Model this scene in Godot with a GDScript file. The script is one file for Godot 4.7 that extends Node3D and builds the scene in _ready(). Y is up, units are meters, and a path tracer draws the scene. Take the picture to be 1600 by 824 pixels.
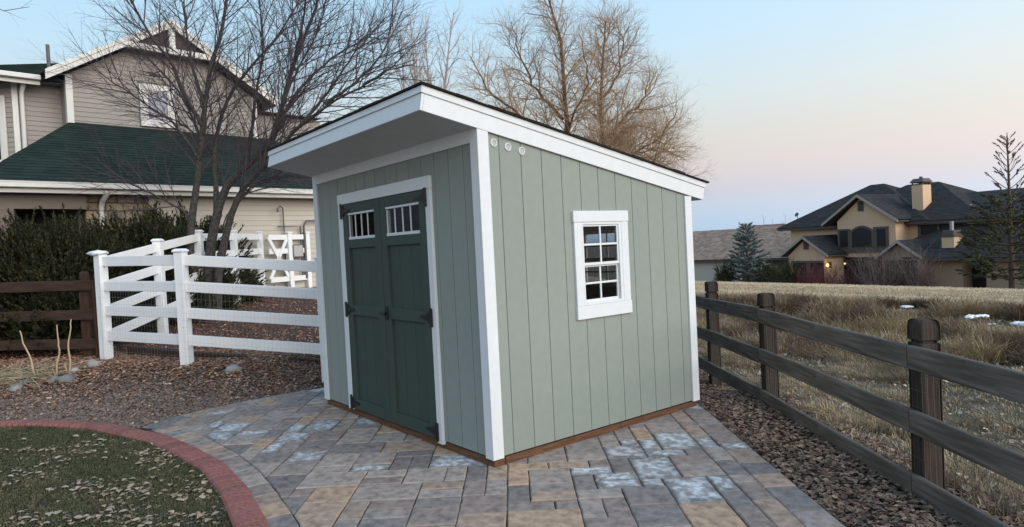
extends Node3D
# Site axes: x to the right along the rail of the pavers, z towards the viewer, y up, metres. "d" is distance ahead (-z).

const SHED_AT := Vector3(-0.202, 0.0, -4.75)
const SHED_TURN := -51.723
const SW := 3.05      # shed width along its door wall
const SD := 2.4384    # shed depth along its window wall
var rng := RandomNumberGenerator.new()
var M := {}
var T := {}
var used := {}


# ---------------------------------------------------------------- mesh buffer
class Buf:
	var v := PackedVector3Array()
	var n := PackedVector3Array()
	var c := PackedColorArray()
	var ix := PackedInt32Array()
	var col := Color(1, 1, 1)

	func tri(a: Vector3, b: Vector3, d: Vector3) -> void:   # counter-clockwise seen from outside
		var nn := (b - a).cross(d - a).normalized()
		var k := v.size()
		v.append(a); v.append(b); v.append(d)
		for j in 3:
			n.append(nn); c.append(col)
		ix.append(k); ix.append(k + 2); ix.append(k + 1)

	func quad(a: Vector3, b: Vector3, d: Vector3, e: Vector3) -> void:
		var nn := (d - a).cross(e - b).normalized()
		var k := v.size()
		v.append(a); v.append(b); v.append(d); v.append(e)
		for j in 4:
			n.append(nn); c.append(col)
		ix.append(k); ix.append(k + 2); ix.append(k + 1)
		ix.append(k); ix.append(k + 3); ix.append(k + 2)

	func quad_out(a: Vector3, b: Vector3, d: Vector3, e: Vector3, mid: Vector3) -> void:
		if (d - a).cross(e - b).dot((a + d) * 0.5 - mid) >= 0.0: quad(a, b, d, e)
		else: quad(e, d, b, a)

	func tri_out(a: Vector3, b: Vector3, d: Vector3, mid: Vector3) -> void:
		if (b - a).cross(d - a).dot((a + b + d) / 3.0 - mid) >= 0.0: tri(a, b, d)
		else: tri(a, d, b)

	func box(xf: Transform3D, s: Vector3, bev := 0.0) -> void:
		var h := s * 0.5
		bev = minf(bev, minf(h.x, minf(h.y, h.z)) * 0.9)
		var o := xf.origin
		var q := h - Vector3(bev, bev, bev)
		var corner := func(ax: int, sx: float, sy: float, sz: float) -> Vector3:
			var p := Vector3(sx * q.x, sy * q.y, sz * q.z)
			p[ax] = (sx if ax == 0 else sy if ax == 1 else sz) * h[ax]
			return xf * p
		for ax in 3:
			var a1 := (ax + 1) % 3
			var a2 := (ax + 2) % 3
			for s0 in [-1.0, 1.0]:
				var ps: Array[Vector3] = []
				for st in [[-1.0, -1.0], [1.0, -1.0], [1.0, 1.0], [-1.0, 1.0]]:
					var sg := Vector3.ZERO
					sg[ax] = s0; sg[a1] = st[0]; sg[a2] = st[1]
					ps.append(corner.call(ax, sg.x, sg.y, sg.z))
				quad_out(ps[0], ps[1], ps[2], ps[3], o)
				if bev > 0.0:
					for s1 in [-1.0, 1.0]:    # edge between faces ax and a1
						var ea: Array[Vector3] = []
						for k in [-1.0, 1.0]:
							var sg := Vector3.ZERO
							sg[ax] = s0; sg[a1] = s1; sg[a2] = k
							ea.append(corner.call(ax, sg.x, sg.y, sg.z))
							ea.append(corner.call(a1, sg.x, sg.y, sg.z))
						quad_out(ea[0], ea[2], ea[3], ea[1], o)
		if bev > 0.0:
			for sx in [-1.0, 1.0]:
				for sy in [-1.0, 1.0]:
					for sz in [-1.0, 1.0]:
						tri_out(corner.call(0, sx, sy, sz), corner.call(1, sx, sy, sz), corner.call(2, sx, sy, sz), o)

	func bx(lo: Vector3, hi: Vector3, bev := 0.0) -> void:
		box(Transform3D(Basis(), (lo + hi) * 0.5), hi - lo, bev)

	func bar(a: Vector3, b: Vector3, w: float, h: float, bev := 0.0) -> void:   # a box from a to b, w across, h high
		var x := (b - a).normalized()
		var z := x.cross(Vector3.UP)
		z = Vector3.BACK if z.length() < 0.01 else z.normalized()
		box(Transform3D(Basis(x, z.cross(x), z), (a + b) * 0.5), Vector3(a.distance_to(b), h, w), bev)

	func slab(poly: PackedVector2Array, xf: Transform3D, t: float) -> void:    # outline in local XY, front at z 0, back at -t
		var p := poly
		if Geometry2D.is_polygon_clockwise(p): p.reverse()
		var tr := Geometry2D.triangulate_polygon(p)
		var mid := Vector2.ZERO
		for q in p: mid += q / p.size()
		var o := xf * Vector3(mid.x, mid.y, -t * 0.5)
		for k in range(0, tr.size(), 3):
			var a := p[tr[k]]; var b := p[tr[k + 1]]; var d := p[tr[k + 2]]
			if (b - a).cross(d - a) < 0.0:
				var sw := b; b = d; d = sw
			tri(xf * Vector3(a.x, a.y, 0), xf * Vector3(b.x, b.y, 0), xf * Vector3(d.x, d.y, 0))
			tri(xf * Vector3(a.x, a.y, -t), xf * Vector3(d.x, d.y, -t), xf * Vector3(b.x, b.y, -t))
		for k in p.size():
			var a := p[k]; var b := p[(k + 1) % p.size()]
			quad(xf * Vector3(a.x, a.y, 0), xf * Vector3(a.x, a.y, -t), xf * Vector3(b.x, b.y, -t), xf * Vector3(b.x, b.y, 0))

	func tube(pts: PackedVector3Array, rad: PackedFloat32Array, sides: int, cap := true) -> void:
		var m := pts.size()
		var k0 := v.size()
		var dir := (pts[1] - pts[0]).normalized()
		var u := dir.cross(Vector3.UP)
		if u.length() < 0.05: u = dir.cross(Vector3.RIGHT)
		u = u.normalized()
		for k in m:
			var d2 := (pts[mini(k + 1, m - 1)] - pts[maxi(k - 1, 0)]).normalized()
			u = (u - d2 * u.dot(d2)).normalized()
			var w := d2.cross(u)
			for s in sides:
				var a := TAU * s / sides
				var nn := u * cos(a) + w * sin(a)
				v.append(pts[k] + nn * rad[k]); n.append(nn); c.append(col)
		for k in m - 1:
			for s in sides:
				var a := k0 + k * sides + s
				var b := k0 + k * sides + (s + 1) % sides
				ix.append(a); ix.append(a + sides); ix.append(b)
				ix.append(b); ix.append(a + sides); ix.append(b + sides)
		if cap and rad[m - 1] > 0.004:
			for s in sides - 2:
				var e := k0 + (m - 1) * sides
				ix.append(e); ix.append(e + s + 2); ix.append(e + s + 1)

	func lathe(xf: Transform3D, prof: PackedVector2Array, segs: int) -> void:   # (radius, height) about local Y
		for k in prof.size() - 1:
			for s in segs:
				var a := TAU * s / segs; var b := TAU * (s + 1) / segs
				var p := prof[k]; var q := prof[k + 1]
				var A := xf * Vector3(p.x * cos(a), p.y, p.x * sin(a)); var B := xf * Vector3(p.x * cos(b), p.y, p.x * sin(b))
				var C := xf * Vector3(q.x * cos(b), q.y, q.x * sin(b)); var D := xf * Vector3(q.x * cos(a), q.y, q.x * sin(a))
				if p.x < 1e-4: tri(A, D, C)
				elif q.x < 1e-4: tri(A, D, B)
				else: quad(A, D, C, B)

	func mesh(m: Material) -> ArrayMesh:
		var am := ArrayMesh.new()
		var arr := []
		arr.resize(Mesh.ARRAY_MAX)
		arr[Mesh.ARRAY_VERTEX] = v; arr[Mesh.ARRAY_NORMAL] = n; arr[Mesh.ARRAY_COLOR] = c; arr[Mesh.ARRAY_INDEX] = ix
		am.add_surface_from_arrays(Mesh.PRIMITIVE_TRIANGLES, arr)
		am.surface_set_material(0, m)
		return am


# ---------------------------------------------------------------- nodes
func numbered(called: String) -> String:
	var k: int = used.get(called, 0)
	used[called] = k + 1
	return called if k == 0 else "%s_%03d" % [called, k]

func thing(called: String, label: String, category: String, at := Vector3.ZERO, turn := 0.0, group := "") -> Node3D:
	var o := Node3D.new()
	o.name = numbered(called)
	add_child(o)
	o.position = at
	o.rotation_degrees.y = turn
	return tag(o, label, category, group)

func tag(o: Node3D, label: String, category: String, group := "") -> Node3D:
	o.set_meta("label", label)
	o.set_meta("category", category)
	if group: o.set_meta("group", group)
	return o

func part(parent: Node3D, called: String, b: Buf, m: Material, xf := Transform3D(), label := "") -> MeshInstance3D:
	return put(parent, called, b.mesh(m), xf, label)

func put(parent: Node3D, called: String, mesh: Mesh, xf := Transform3D(), label := "") -> MeshInstance3D:
	var o := MeshInstance3D.new()
	o.mesh = mesh
	if parent == self:
		o.name = numbered(called)
		add_child(o)
	else:
		var key := "%d/%s" % [parent.get_instance_id(), called]
		var k: int = used.get(key, 0)
		used[key] = k + 1
		o.name = called if k == 0 else "%s_%03d" % [called, k]
		parent.add_child(o, true)
	o.transform = xf
	if label: o.set_meta("label", label)
	return o

func stuff(o: Node3D) -> Node3D:
	o.set_meta("kind", "stuff")
	return o

func structure(o: Node3D) -> Node3D:
	o.set_meta("kind", "structure")
	return o

func many(parent: Node3D, called: String, mesh: Mesh, xs: Array[Transform3D], cs: PackedColorArray) -> MultiMeshInstance3D:
	var mm := MultiMesh.new()
	mm.transform_format = MultiMesh.TRANSFORM_3D
	mm.use_colors = true
	mm.mesh = mesh
	mm.instance_count = xs.size()
	for k in xs.size():
		mm.set_instance_transform(k, xs[k])
		mm.set_instance_color(k, cs[k])
	var o := MultiMeshInstance3D.new()
	o.multimesh = mm
	o.name = numbered(called) if parent == self else called
	parent.add_child(o, true)
	stuff(o)
	return o

func R(a: float, b: float) -> float: return rng.randf_range(a, b)
func ss(a: float, b: float, x: float) -> float: return smoothstep(a, b, x)
func V(x: float, y: float, z: float) -> Vector3: return Vector3(x, y, z)
func at(p: Vector3, turn := 0.0) -> Transform3D: return Transform3D(Basis(Vector3.UP, deg_to_rad(turn)), p)
func tint(c: Color, k: float) -> Color: return Color(c.r * k, c.g * k, c.b * k)


# ---------------------------------------------------------------- materials
func noise_tex(seed_: int, freq: float, ramp: Array, oct := 5, kind := FastNoiseLite.TYPE_SIMPLEX_SMOOTH, px := 512) -> NoiseTexture2D:
	var nz := FastNoiseLite.new()
	nz.seed = seed_; nz.frequency = freq; nz.noise_type = kind
	nz.fractal_octaves = oct; nz.fractal_gain = 0.55
	var t := NoiseTexture2D.new()
	t.width = px; t.height = px; t.seamless = true; t.seamless_blend_skirt = 0.25; t.noise = nz
	var g := Gradient.new()
	var offs := PackedFloat32Array(); var cols := PackedColorArray()
	for r in ramp:
		offs.append(r[0])
		cols.append(r[1] if r[1] is Color else Color(r[1], r[1], r[1]))
	g.offsets = offs; g.colors = cols
	t.color_ramp = g
	return t

func grain_tex(seed_: int, sx: float, sy: float, lo: float, hi: float, cracks: float, warm := 0.0, px := 512) -> ImageTexture:   # grain along u
	var a := FastNoiseLite.new(); a.seed = seed_; a.frequency = 1.0; a.fractal_octaves = 3
	var b := FastNoiseLite.new(); b.seed = seed_ + 9; b.frequency = 1.0; b.fractal_octaves = 2
	var im := Image.create(px, px, false, Image.FORMAT_RGB8)
	var f := func(x: float, y: float) -> float:
		var g := a.get_noise_2d(x * sx, y * sy)
		var w := b.get_noise_2d(x * sx * 0.6 + 40.0, y * sy * 0.22)
		var cr := absf(b.get_noise_2d(x * sx * 0.5, y * sy * 0.6 + 77.0))
		return 0.5 + 0.55 * g + 0.5 * w - cracks * maxf(0.0, 0.06 - cr) / 0.06
	for y in px:
		for x in px:
			var u := float(x) / px; var w2 := clampf((u - 0.75) * 4.0, 0.0, 1.0)
			var p := float(y) / px; var w3 := clampf((p - 0.85) / 0.15, 0.0, 1.0)
			var g: float = f.call(float(x), float(y))
			if w2 > 0.0: g = lerpf(g, f.call(float(x - px), float(y)), w2)
			if w3 > 0.0: g = lerpf(g, f.call(float(x), float(y - px)), w3)
			g = lerpf(lo, hi, clampf(g, 0.0, 1.0))
			im.set_pixel(x, y, Color(g * (1.0 + warm * (1.0 - g)), g, g * (1.0 - warm * (1.0 - g))))
	return ImageTexture.create_from_image(im)

func turned(t: ImageTexture) -> ImageTexture:
	var im := t.get_image().duplicate()
	im.rotate_90(CLOCKWISE)
	return ImageTexture.create_from_image(im)

func mat(c: Color, rough := 0.8, tex: Texture2D = null, scale := 1.0, relief := 0.0, world := false, hmap: Texture2D = null) -> StandardMaterial3D:
	var m := StandardMaterial3D.new()
	m.albedo_color = c.linear_to_srgb()
	m.roughness = rough
	m.metallic_specular = 0.4
	m.vertex_color_use_as_albedo = true
	if tex:
		m.albedo_texture = tex
	if relief > 0.0:
		m.heightmap_enabled = true
		m.heightmap_texture = hmap if hmap else tex
		m.heightmap_scale = relief
	if tex or hmap:
		m.uv1_triplanar = true
		m.uv1_world_triplanar = world
		m.uv1_scale = Vector3(scale, scale, scale)
	return m

func make_materials() -> void:
	T.blotch = noise_tex(3, 0.012, [[0.0, 0.62], [0.5, 0.86], [1.0, 1.0]])
	T.soft = noise_tex(5, 0.008, [[0.0, 0.97], [1.0, 1.0]])
	T.fine = noise_tex(8, 0.09, [[0.0, 0.5], [1.0, 1.0]], 4)
	T.stone = noise_tex(11, 0.022, [[0.0, 0.62], [0.35, 0.80], [0.6, 0.90], [1.0, 1.0]], 6)
	T.stucco = noise_tex(17, 0.12, [[0.0, 0.75], [1.0, 1.0]], 3)
	T.grain = grain_tex(21, 0.009, 0.075, 0.62, 1.0, 0.0)
	T.emboss = turned(T.grain)
	T.old = grain_tex(33, 0.005, 0.07, 0.58, 1.0, 0.5, 0.10)
	T.old_up = turned(T.old)
	T.bark = turned(grain_tex(41, 0.02, 0.05, 0.45, 1.0, 0.5))
	T.paver = noise_tex(13, 0.014, [[0.0, 0.66], [0.4, 0.84], [0.65, 0.93], [1.0, 1.0]], 7)
	var salt := []
	for k in 3:
		var lo: float = [0.46, 0.54, 0.40][k]
		salt.append(noise_tex(51 + k, 0.02, [[0.0, Color(0.66, 0.64, 0.63)], [lo - 0.08, Color(0.74, 0.73, 0.72)], [lo + 0.10, Color(0.87, 0.88, 0.89)], [lo + 0.30, Color(1.0, 1.0, 1.0)], [1.0, Color(1.0, 1.0, 1.0)]], 6))
	T.salt = salt
	# shed
	M.white = mat(Color(0.645, 0.685, 0.71), 0.55, T.soft, 2.2, 0.02, false, T.emboss)
	M.sage = mat(Color(0.248, 0.283, 0.258), 0.72, T.soft, 2.2, 0.06, false, T.emboss)
	M.groove = mat(Color(0.22, 0.25, 0.225), 0.85)
	M.door = mat(Color(0.042, 0.064, 0.055), 0.6, T.soft, 2.2, 0.03, false, T.emboss)
	M.black = mat(Color(0.012, 0.012, 0.013), 0.45)
	M.skid = mat(Color(0.19, 0.10, 0.055), 0.85, T.old, 1.2, 0.1)
	M.soffit = mat(Color(0.60, 0.605, 0.59), 0.75, T.soft, 1.0)
	M.shingle = mat(Color(1, 1, 1), 0.95, T.fine, 1.5)
	M.ply = mat(Color(0.16, 0.115, 0.08), 0.85, T.grain, 0.8)
	M.glass = glass(0.35, Color(0.06, 0.06, 0.06))
	# houses
	M.beige = mat(Color(0.315, 0.296, 0.272), 0.75, T.soft, 0.7, 0.05, false, T.grain)
	M.cream = mat(Color(0.49, 0.465, 0.41), 0.75, T.soft, 0.7, 0.05, false, T.grain)
	M.housewhite = mat(Color(0.66, 0.66, 0.63), 0.6, T.soft, 0.8)
	M.vinyl = mat(Color(0.80, 0.82, 0.83), 0.35, T.soft, 0.9)
	M.stonewall = mat(Color(1, 1, 1), 0.9, T.stone, 1.4, 0.5)
	M.dark = mat(Color(0.02, 0.019, 0.018), 0.8)
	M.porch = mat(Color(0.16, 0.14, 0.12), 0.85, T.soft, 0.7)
	M.darkglass = mat(Color(0.022, 0.022, 0.025), 0.3)
	M.darkglass.metallic_specular = 0.3
	M.blind = mat(Color(0.22, 0.245, 0.30), 0.15)
	M.tanwall = mat(Color(0.36, 0.265, 0.185), 0.9, T.soft, 0.25, 0.15, false, T.stucco)
	M.stucco = mat(Color(0.60, 0.425, 0.285), 0.9, T.soft, 0.25, 0.15, false, T.stucco)
	M.trimbrown = mat(Color(0.10, 0.085, 0.075), 0.8, T.soft, 0.6)
	M.taupe = mat(Color(0.16, 0.125, 0.10), 0.85, T.blotch, 0.3)
	M.fascia = mat(Color(0.33, 0.31, 0.28), 0.7)
	M.metal = mat(Color(0.35, 0.35, 0.36), 0.4, T.soft, 1.0)
	M.metal.metallic = 0.8
	M.pipe = mat(Color(0.10, 0.105, 0.11), 0.5)
	# timber and ground
	M.rail = mat(Color(0.185, 0.166, 0.146), 0.85, T.old, 0.6, 0.15)
	M.post = mat(Color(0.070, 0.056, 0.049), 0.88, T.old_up, 0.9, 0.2)
	M.rail_brown = mat(Color(0.075, 0.045, 0.030), 0.85, T.old, 0.9, 0.3)
	M.post_brown = mat(Color(0.085, 0.048, 0.030), 0.88, T.old_up, 1.1, 0.3)
	M.wire_pale = mat(Color(0.34, 0.35, 0.36), 0.6)
	M.wire = mat(Color(0.10, 0.09, 0.08), 0.6)
	M.bark = mat(Color(0.120, 0.110, 0.106), 0.92, T.bark, 2.2, 0.7)
	M.twig = mat(Color(1, 1, 1), 0.9)
	M.sand = mat(Color(0.07, 0.063, 0.056), 0.95, T.fine, 3.0)
	M.ground = mat(Color(1, 1, 1), 0.97, T.fine, 1.1, 1.2, true)
	M.soil = mat(Color(0.060, 0.062, 0.036), 0.97, T.fine, 2.0, 0.5, true)
	M.leaf = mat(Color(1, 1, 1), 0.8)
	M.leaf.cull_mode = BaseMaterial3D.CULL_DISABLED
	M.leaf.backlight_enabled = true
	M.leaf.backlight = Color(0.4, 0.4, 0.4)
	M.needle = mat(Color(1, 1, 1), 0.75)
	M.needle.cull_mode = BaseMaterial3D.CULL_DISABLED
	M.needle.backlight_enabled = true
	M.needle.backlight = Color(0.25, 0.25, 0.2)
	M.pebble = mat(Color(1, 1, 1), 0.85, T.stone, 6.0)
	M.rock = mat(Color(1, 1, 1), 0.88, T.stone, 1.6, 0.6)
	M.snow = mat(Color(0.80, 0.84, 0.88), 0.7, T.soft, 2.0, 0.5, false, T.fine)
	M.brick = mat(Color(0.36, 0.152, 0.132), 0.9, T.stone, 2.6, 0.25, true)
	var tones := [Color(0.275, 0.255, 0.245), Color(0.215, 0.205, 0.202), Color(0.31, 0.28, 0.262), Color(0.255, 0.222, 0.208), Color(0.355, 0.285, 0.23), Color(0.30, 0.248, 0.212), Color(0.185, 0.178, 0.178), Color(0.40, 0.305, 0.225), Color(0.33, 0.305, 0.285)]
	M.pavers = []
	for c in tones:
		M.pavers.append(mat(c * Color(1.27, 1.17, 1.10), 0.88, T.paver, 1.3, 0.35, true, T.stone))
	M.salted = []
	for k in 3:
		M.salted.append(mat(Color(0.70, 0.715, 0.73), 0.85, T.salt[k], 1.0 + 0.2 * k, 0.2, true, T.stone))

func glass(alpha: float, c: Color) -> StandardMaterial3D:
	var m := StandardMaterial3D.new()
	m.albedo_color = Color(c.r, c.g, c.b, alpha)
	m.transparency = BaseMaterial3D.TRANSPARENCY_ALPHA
	m.roughness = 0.04
	m.metallic_specular = 0.26
	return m


# ---------------------------------------------------------------- sky and light
func sky_image() -> Image:
	var w := 512; var h := 256
	var im := Image.create(w, h, false, Image.FORMAT_RGBF)
	var stops := [[-90.0, Color(0.16, 0.14, 0.13)], [-2.0, Color(0.22, 0.27, 0.36)], [0.3, Color(0.27, 0.43, 0.61)], [2.2, Color(0.35, 0.47, 0.63)], [3.9, Color(0.44, 0.46, 0.555)], [5.6, Color(0.52, 0.495, 0.52)], [8.0, Color(0.53, 0.54, 0.53)], [11.5, Color(0.505, 0.605, 0.645)], [16.0, Color(0.44, 0.63, 0.775)], [24.0, Color(0.37, 0.615, 0.86)], [45.0, Color(0.27, 0.50, 0.79)], [90.0, Color(0.20, 0.40, 0.70)]]
	for y in h:
		var el := 90.0 - 180.0 * (y + 0.5) / h
		var col: Color = stops[0][1]
		for k in stops.size() - 1:
			if el >= stops[k][0]: col = stops[k][1].lerp(stops[k + 1][1], clampf((el - stops[k][0]) / (stops[k + 1][0] - stops[k][0]), 0.0, 1.0))
		for x in w:
			# the afterglow lies behind the viewer, opposite the pink belt
			var az := (float(x) + 0.5) / w * TAU
			var away := 0.5 - 0.5 * cos(az + deg_to_rad(38.0))
			var glow := pow(away, 1.6) * exp(-maxf(el, 0.0) / 26.0) * (1.0 if el > -1.0 else 0.0)
			im.set_pixel(x, y, (col * Color(0.83, 0.815, 0.80)).lerp(Color(1.30, 1.13, 0.97), glow * 0.95))
	return im

func make_light() -> void:
	var cam := Camera3D.new()
	cam.name = "camera"
	cam.fov = 43.2
	cam.near = 0.05
	cam.far = 2000.0
	cam.position = Vector3(0, 1.621, 0)
	cam.rotation_degrees = Vector3(-1.409, 0.0, -2.871)
	add_child(cam)
	cam.current = true
	var env := Environment.new()
	env.background_mode = Environment.BG_SKY
	var sky := Sky.new()
	var pm := PanoramaSkyMaterial.new()
	pm.panorama = ImageTexture.create_from_image(sky_image())
	pm.energy_multiplier = 1.0
	sky.sky_material = pm
	env.sky = sky
	env.tonemap_mode = Environment.TONE_MAPPER_LINEAR
	env.tonemap_exposure = 1.54
	env.sdfgi_enabled = true
	env.ssao_enabled = true
	env.ssil_enabled = true
	var we := WorldEnvironment.new()
	we.name = "world_environment"
	we.environment = env
	add_child(we)
	var sun := DirectionalLight3D.new()
	sun.name = "dusk_glow"
	sun.light_energy = 0.58
	sun.light_angular_distance = 50.0
	sun.light_color = Color(1.0, 0.965, 0.93)
	sun.shadow_enabled = true
	add_child(sun)
	sun.look_at_from_position(Vector3(8.5, 5.0, 7.5), Vector3.ZERO)


# ---------------------------------------------------------------- terrain
func gh(x: float, d: float) -> float:
	var d0 := lerpf(8.2, 7.15, clampf((-2.3 - x) / 1.1, 0.0, 1.0))
	var hl := (0.32 * ss(d0, d0 + 1.9, d) + 0.53 * ss(9.2, 16.5, d)) * (1.0 - ss(-2.5, 1.5, x))
	hl -= 0.2 * ss(6.6, 8.2, d) * ss(0.5, 1.8, x)
	var b := 0.631 * x + 0.775 * d
	var r := -0.2 * ss(6.6, 8.2, d) * (1.0 - ss(2.5, 4.0, x)) - 0.55 * ss(2.5, 5.0, x) + 0.44 * ss(12.4, 16.6, b) - 0.11 * ss(17.0, 26.0, b) - 0.04 * maxf(0.0, minf(x - 7.0, 14.0)) * ss(12.5, 16.6, b) - 2.5 * ss(27.0, 41.0, b)
	r += 0.10 * exp(-pow((b - 24.6) / 0.9, 2.0)) - 0.05 * exp(-pow((b - 22.6) / 0.7, 2.0))
	return lerpf(hl, r, ss(2.3, 3.0, x))

func gcol(x: float, d: float) -> Color:
	var b := 0.631 * x + 0.775 * d
	var left := Color(0.135, 0.097, 0.078).lerp(Color(0.15, 0.082, 0.055), ss(8.8, 10.0, d))
	var right := Color(0.165, 0.140, 0.095).lerp(Color(0.085, 0.06, 0.04), ss(11.0, 13.0, b)).lerp(Color(0.56, 0.455, 0.315), ss(15.9, 17.4, b))
	right = right.lerp(Color(0.28, 0.22, 0.145), exp(-pow((b - 22.6) / 0.6, 2.0)) * 0.9)
	right = right.lerp(Color(0.17, 0.145, 0.095), ss(27.0, 34.0, b))
	left = left.lerp(Color(0.17, 0.145, 0.095), ss(22.0, 40.0, d))
	return left.lerp(right, ss(2.3, 2.9, x))

func make_ground() -> void:
	var xs := PackedFloat32Array(); var ds := PackedFloat32Array()
	for k in 12: xs.append(-500.0 + 480.0 * (1.0 - pow(1.0 - k / 12.0, 3.0)))
	var x := -20.0
	while x < 24.0:
		xs.append(x)
		x += 0.2 if x > -7.0 and x < 4.0 else 0.5
	while x < 70.0:
		xs.append(x); x += 2.0
	for k in 12: xs.append(70.0 + 430.0 * pow((k + 1) / 12.0, 2.0))
	for k in 6: ds.append(-500.0 + 490.0 * k / 6.0)
	var d := -6.0
	while d < 36.0:
		ds.append(d)
		d += 0.2 if d > 5.0 and d < 10.0 else 0.4
	while d < 110.0:
		ds.append(d); d += 2.0
	for k in 12: ds.append(110.0 + 800.0 * pow((k + 1) / 12.0, 2.0))
	var g := Buf.new()
	var nx := xs.size(); var nd := ds.size()
	for j in nd:
		for i in nx:
			var y := gh(xs[i], ds[j])
			var nn := Vector3(-(gh(xs[i] + 0.1, ds[j]) - gh(xs[i] - 0.1, ds[j])) / 0.2, 1.0, (gh(xs[i], ds[j] + 0.1) - gh(xs[i], ds[j] - 0.1)) / 0.2).normalized()
			g.v.append(Vector3(xs[i], y - 0.03, -ds[j])); g.n.append(nn); g.c.append(gcol(xs[i], ds[j]))
	for j in nd - 1:
		for i in nx - 1:
			var a := j * nx + i
			for q in [a, a + nx, a + 1, a + 1, a + nx, a + nx + 1]: g.ix.append(q)
	structure(part(self, "ground", g, M.ground))


# ---------------------------------------------------------------- patio, curb, lawn
func patio_polygon() -> PackedVector2Array:   # (x, d)
	return PackedVector2Array([V2(1.72, 1.6), V2(1.72, 6.95), V2(1.2, 7.4), V2(-1.4, 8.6), V2(-2.37, 8.05), V2(-2.885, 7.66), V2(-3.11, 7.485), V2(-3.35, 7.21), V2(-3.56, 6.93), V2(-3.72, 6.52),
		V2(-3.365, 6.23), V2(-2.91, 5.79), V2(-2.46, 5.28), V2(-2.15, 4.87), V2(-1.88, 4.45), V2(-1.53, 3.85), V2(-1.15, 3.0), V2(-0.75, 1.6)])

func V2(x: float, y: float) -> Vector2: return Vector2(x, y)

func shed_foot(grow := 0.0) -> PackedVector2Array:
	var out := PackedVector2Array()
	var b := Basis(Vector3.UP, deg_to_rad(SHED_TURN))
	for p in [V(grow, 0, grow), V(grow, 0, -SD - grow), V(-SW - grow, 0, -SD - grow), V(-SW - grow, 0, grow)]:
		var q: Vector3 = SHED_AT + b * p
		out.append(V2(q.x, -q.z))
	return out

func paver_mesh(poly: PackedVector2Array, mid: Vector2, h: float, m: Material, salted := false) -> ArrayMesh:
	var p := PackedVector2Array()
	var src := poly
	if Geometry2D.is_polygon_clockwise(src): src.reverse()
	for k in src.size():
		var a := src[k]; var b := src[(k + 1) % src.size()]
		p.append(a + V2(R(-0.002, 0.002), R(-0.002, 0.002)))
		if a.distance_to(b) > 0.1: p.append((a + b) * 0.5 + V2(R(-0.003, 0.003), R(-0.003, 0.003)))
	var b2 := Buf.new()
	var nn := p.size()
	var ins := PackedVector2Array()
	for k in nn:    # the worn edge: every corner moved inwards
		var e0 := (p[k] - p[(k + nn - 1) % nn]).normalized(); var e1 := (p[(k + 1) % nn] - p[k]).normalized()
		ins.append(p[k] + (Vector2(-e0.y, e0.x) + Vector2(-e1.y, e1.x)).normalized() * R(0.007, 0.012))
	var tilt := V2(R(-0.006, 0.006), R(-0.006, 0.006))
	var top := PackedVector3Array(); var rim := PackedVector3Array(); var low := PackedVector3Array()
	for k in nn:
		var q := ins[k] - mid; var s := p[k] - mid
		top.append(V(q.x, h + tilt.dot(q), -q.y)); rim.append(V(s.x, h - 0.007 + tilt.dot(s), -s.y)); low.append(V(s.x, -0.03, -s.y))
	var tr := Geometry2D.triangulate_polygon(ins)
	if salted:      # a whitish bloom of salt in the middle of the stone
		var edge := Color(0.44, 0.415, 0.395)
		var ring := PackedVector3Array(); var rc := PackedColorArray()
		for k in nn:
			ring.append(top[k] * R(0.55, 0.85)); ring[k].y = lerpf(h, top[k].y, 0.7)
			rc.append(edge.lerp(Color(1, 1, 1), R(0.25, 1.0)))
		for k in nn:
			var j := (k + 1) % nn
			for f in [[V(0, h, 0), ring[k], ring[j], Color(1, 1, 1).lerp(edge, R(0.0, 0.4)), rc[k], rc[j]], [ring[k], top[k], top[j], rc[k], edge, edge], [ring[k], top[j], ring[j], rc[k], edge, rc[j]]]:
				b2.tri_out(f[0], f[1], f[2], V(0, -5, 0))
				var flip: bool = b2.v[b2.v.size() - 2] != f[1]
				var q := b2.c.size()
				b2.c[q - 3] = f[3]; b2.c[q - 2] = f[5] if flip else f[4]; b2.c[q - 1] = f[4] if flip else f[5]
		b2.col = edge
	else:
		for k in range(0, tr.size(), 3): b2.tri_out(top[tr[k]], top[tr[k + 1]], top[tr[k + 2]], V(0, -5, 0))
	if tr.is_empty() and not salted:
		for k in nn: b2.tri_out(top[k], top[(k + 1) % nn], V(0, h, 0), V(0, -5, 0))
	for k in nn:
		var j := (k + 1) % nn
		b2.quad(rim[k], rim[j], top[j], top[k])
		b2.quad(low[k], low[j], rim[j], rim[k])
	return b2.mesh(m)

func paver_material(salt: float) -> Material:
	if rng.randf() < salt: return M.salted[rng.randi() % 3]
	return M.pavers[[0, 0, 1, 1, 2, 2, 3, 3, 4, 5, 6, 7, 8, 8][rng.randi() % 14]]

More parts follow.
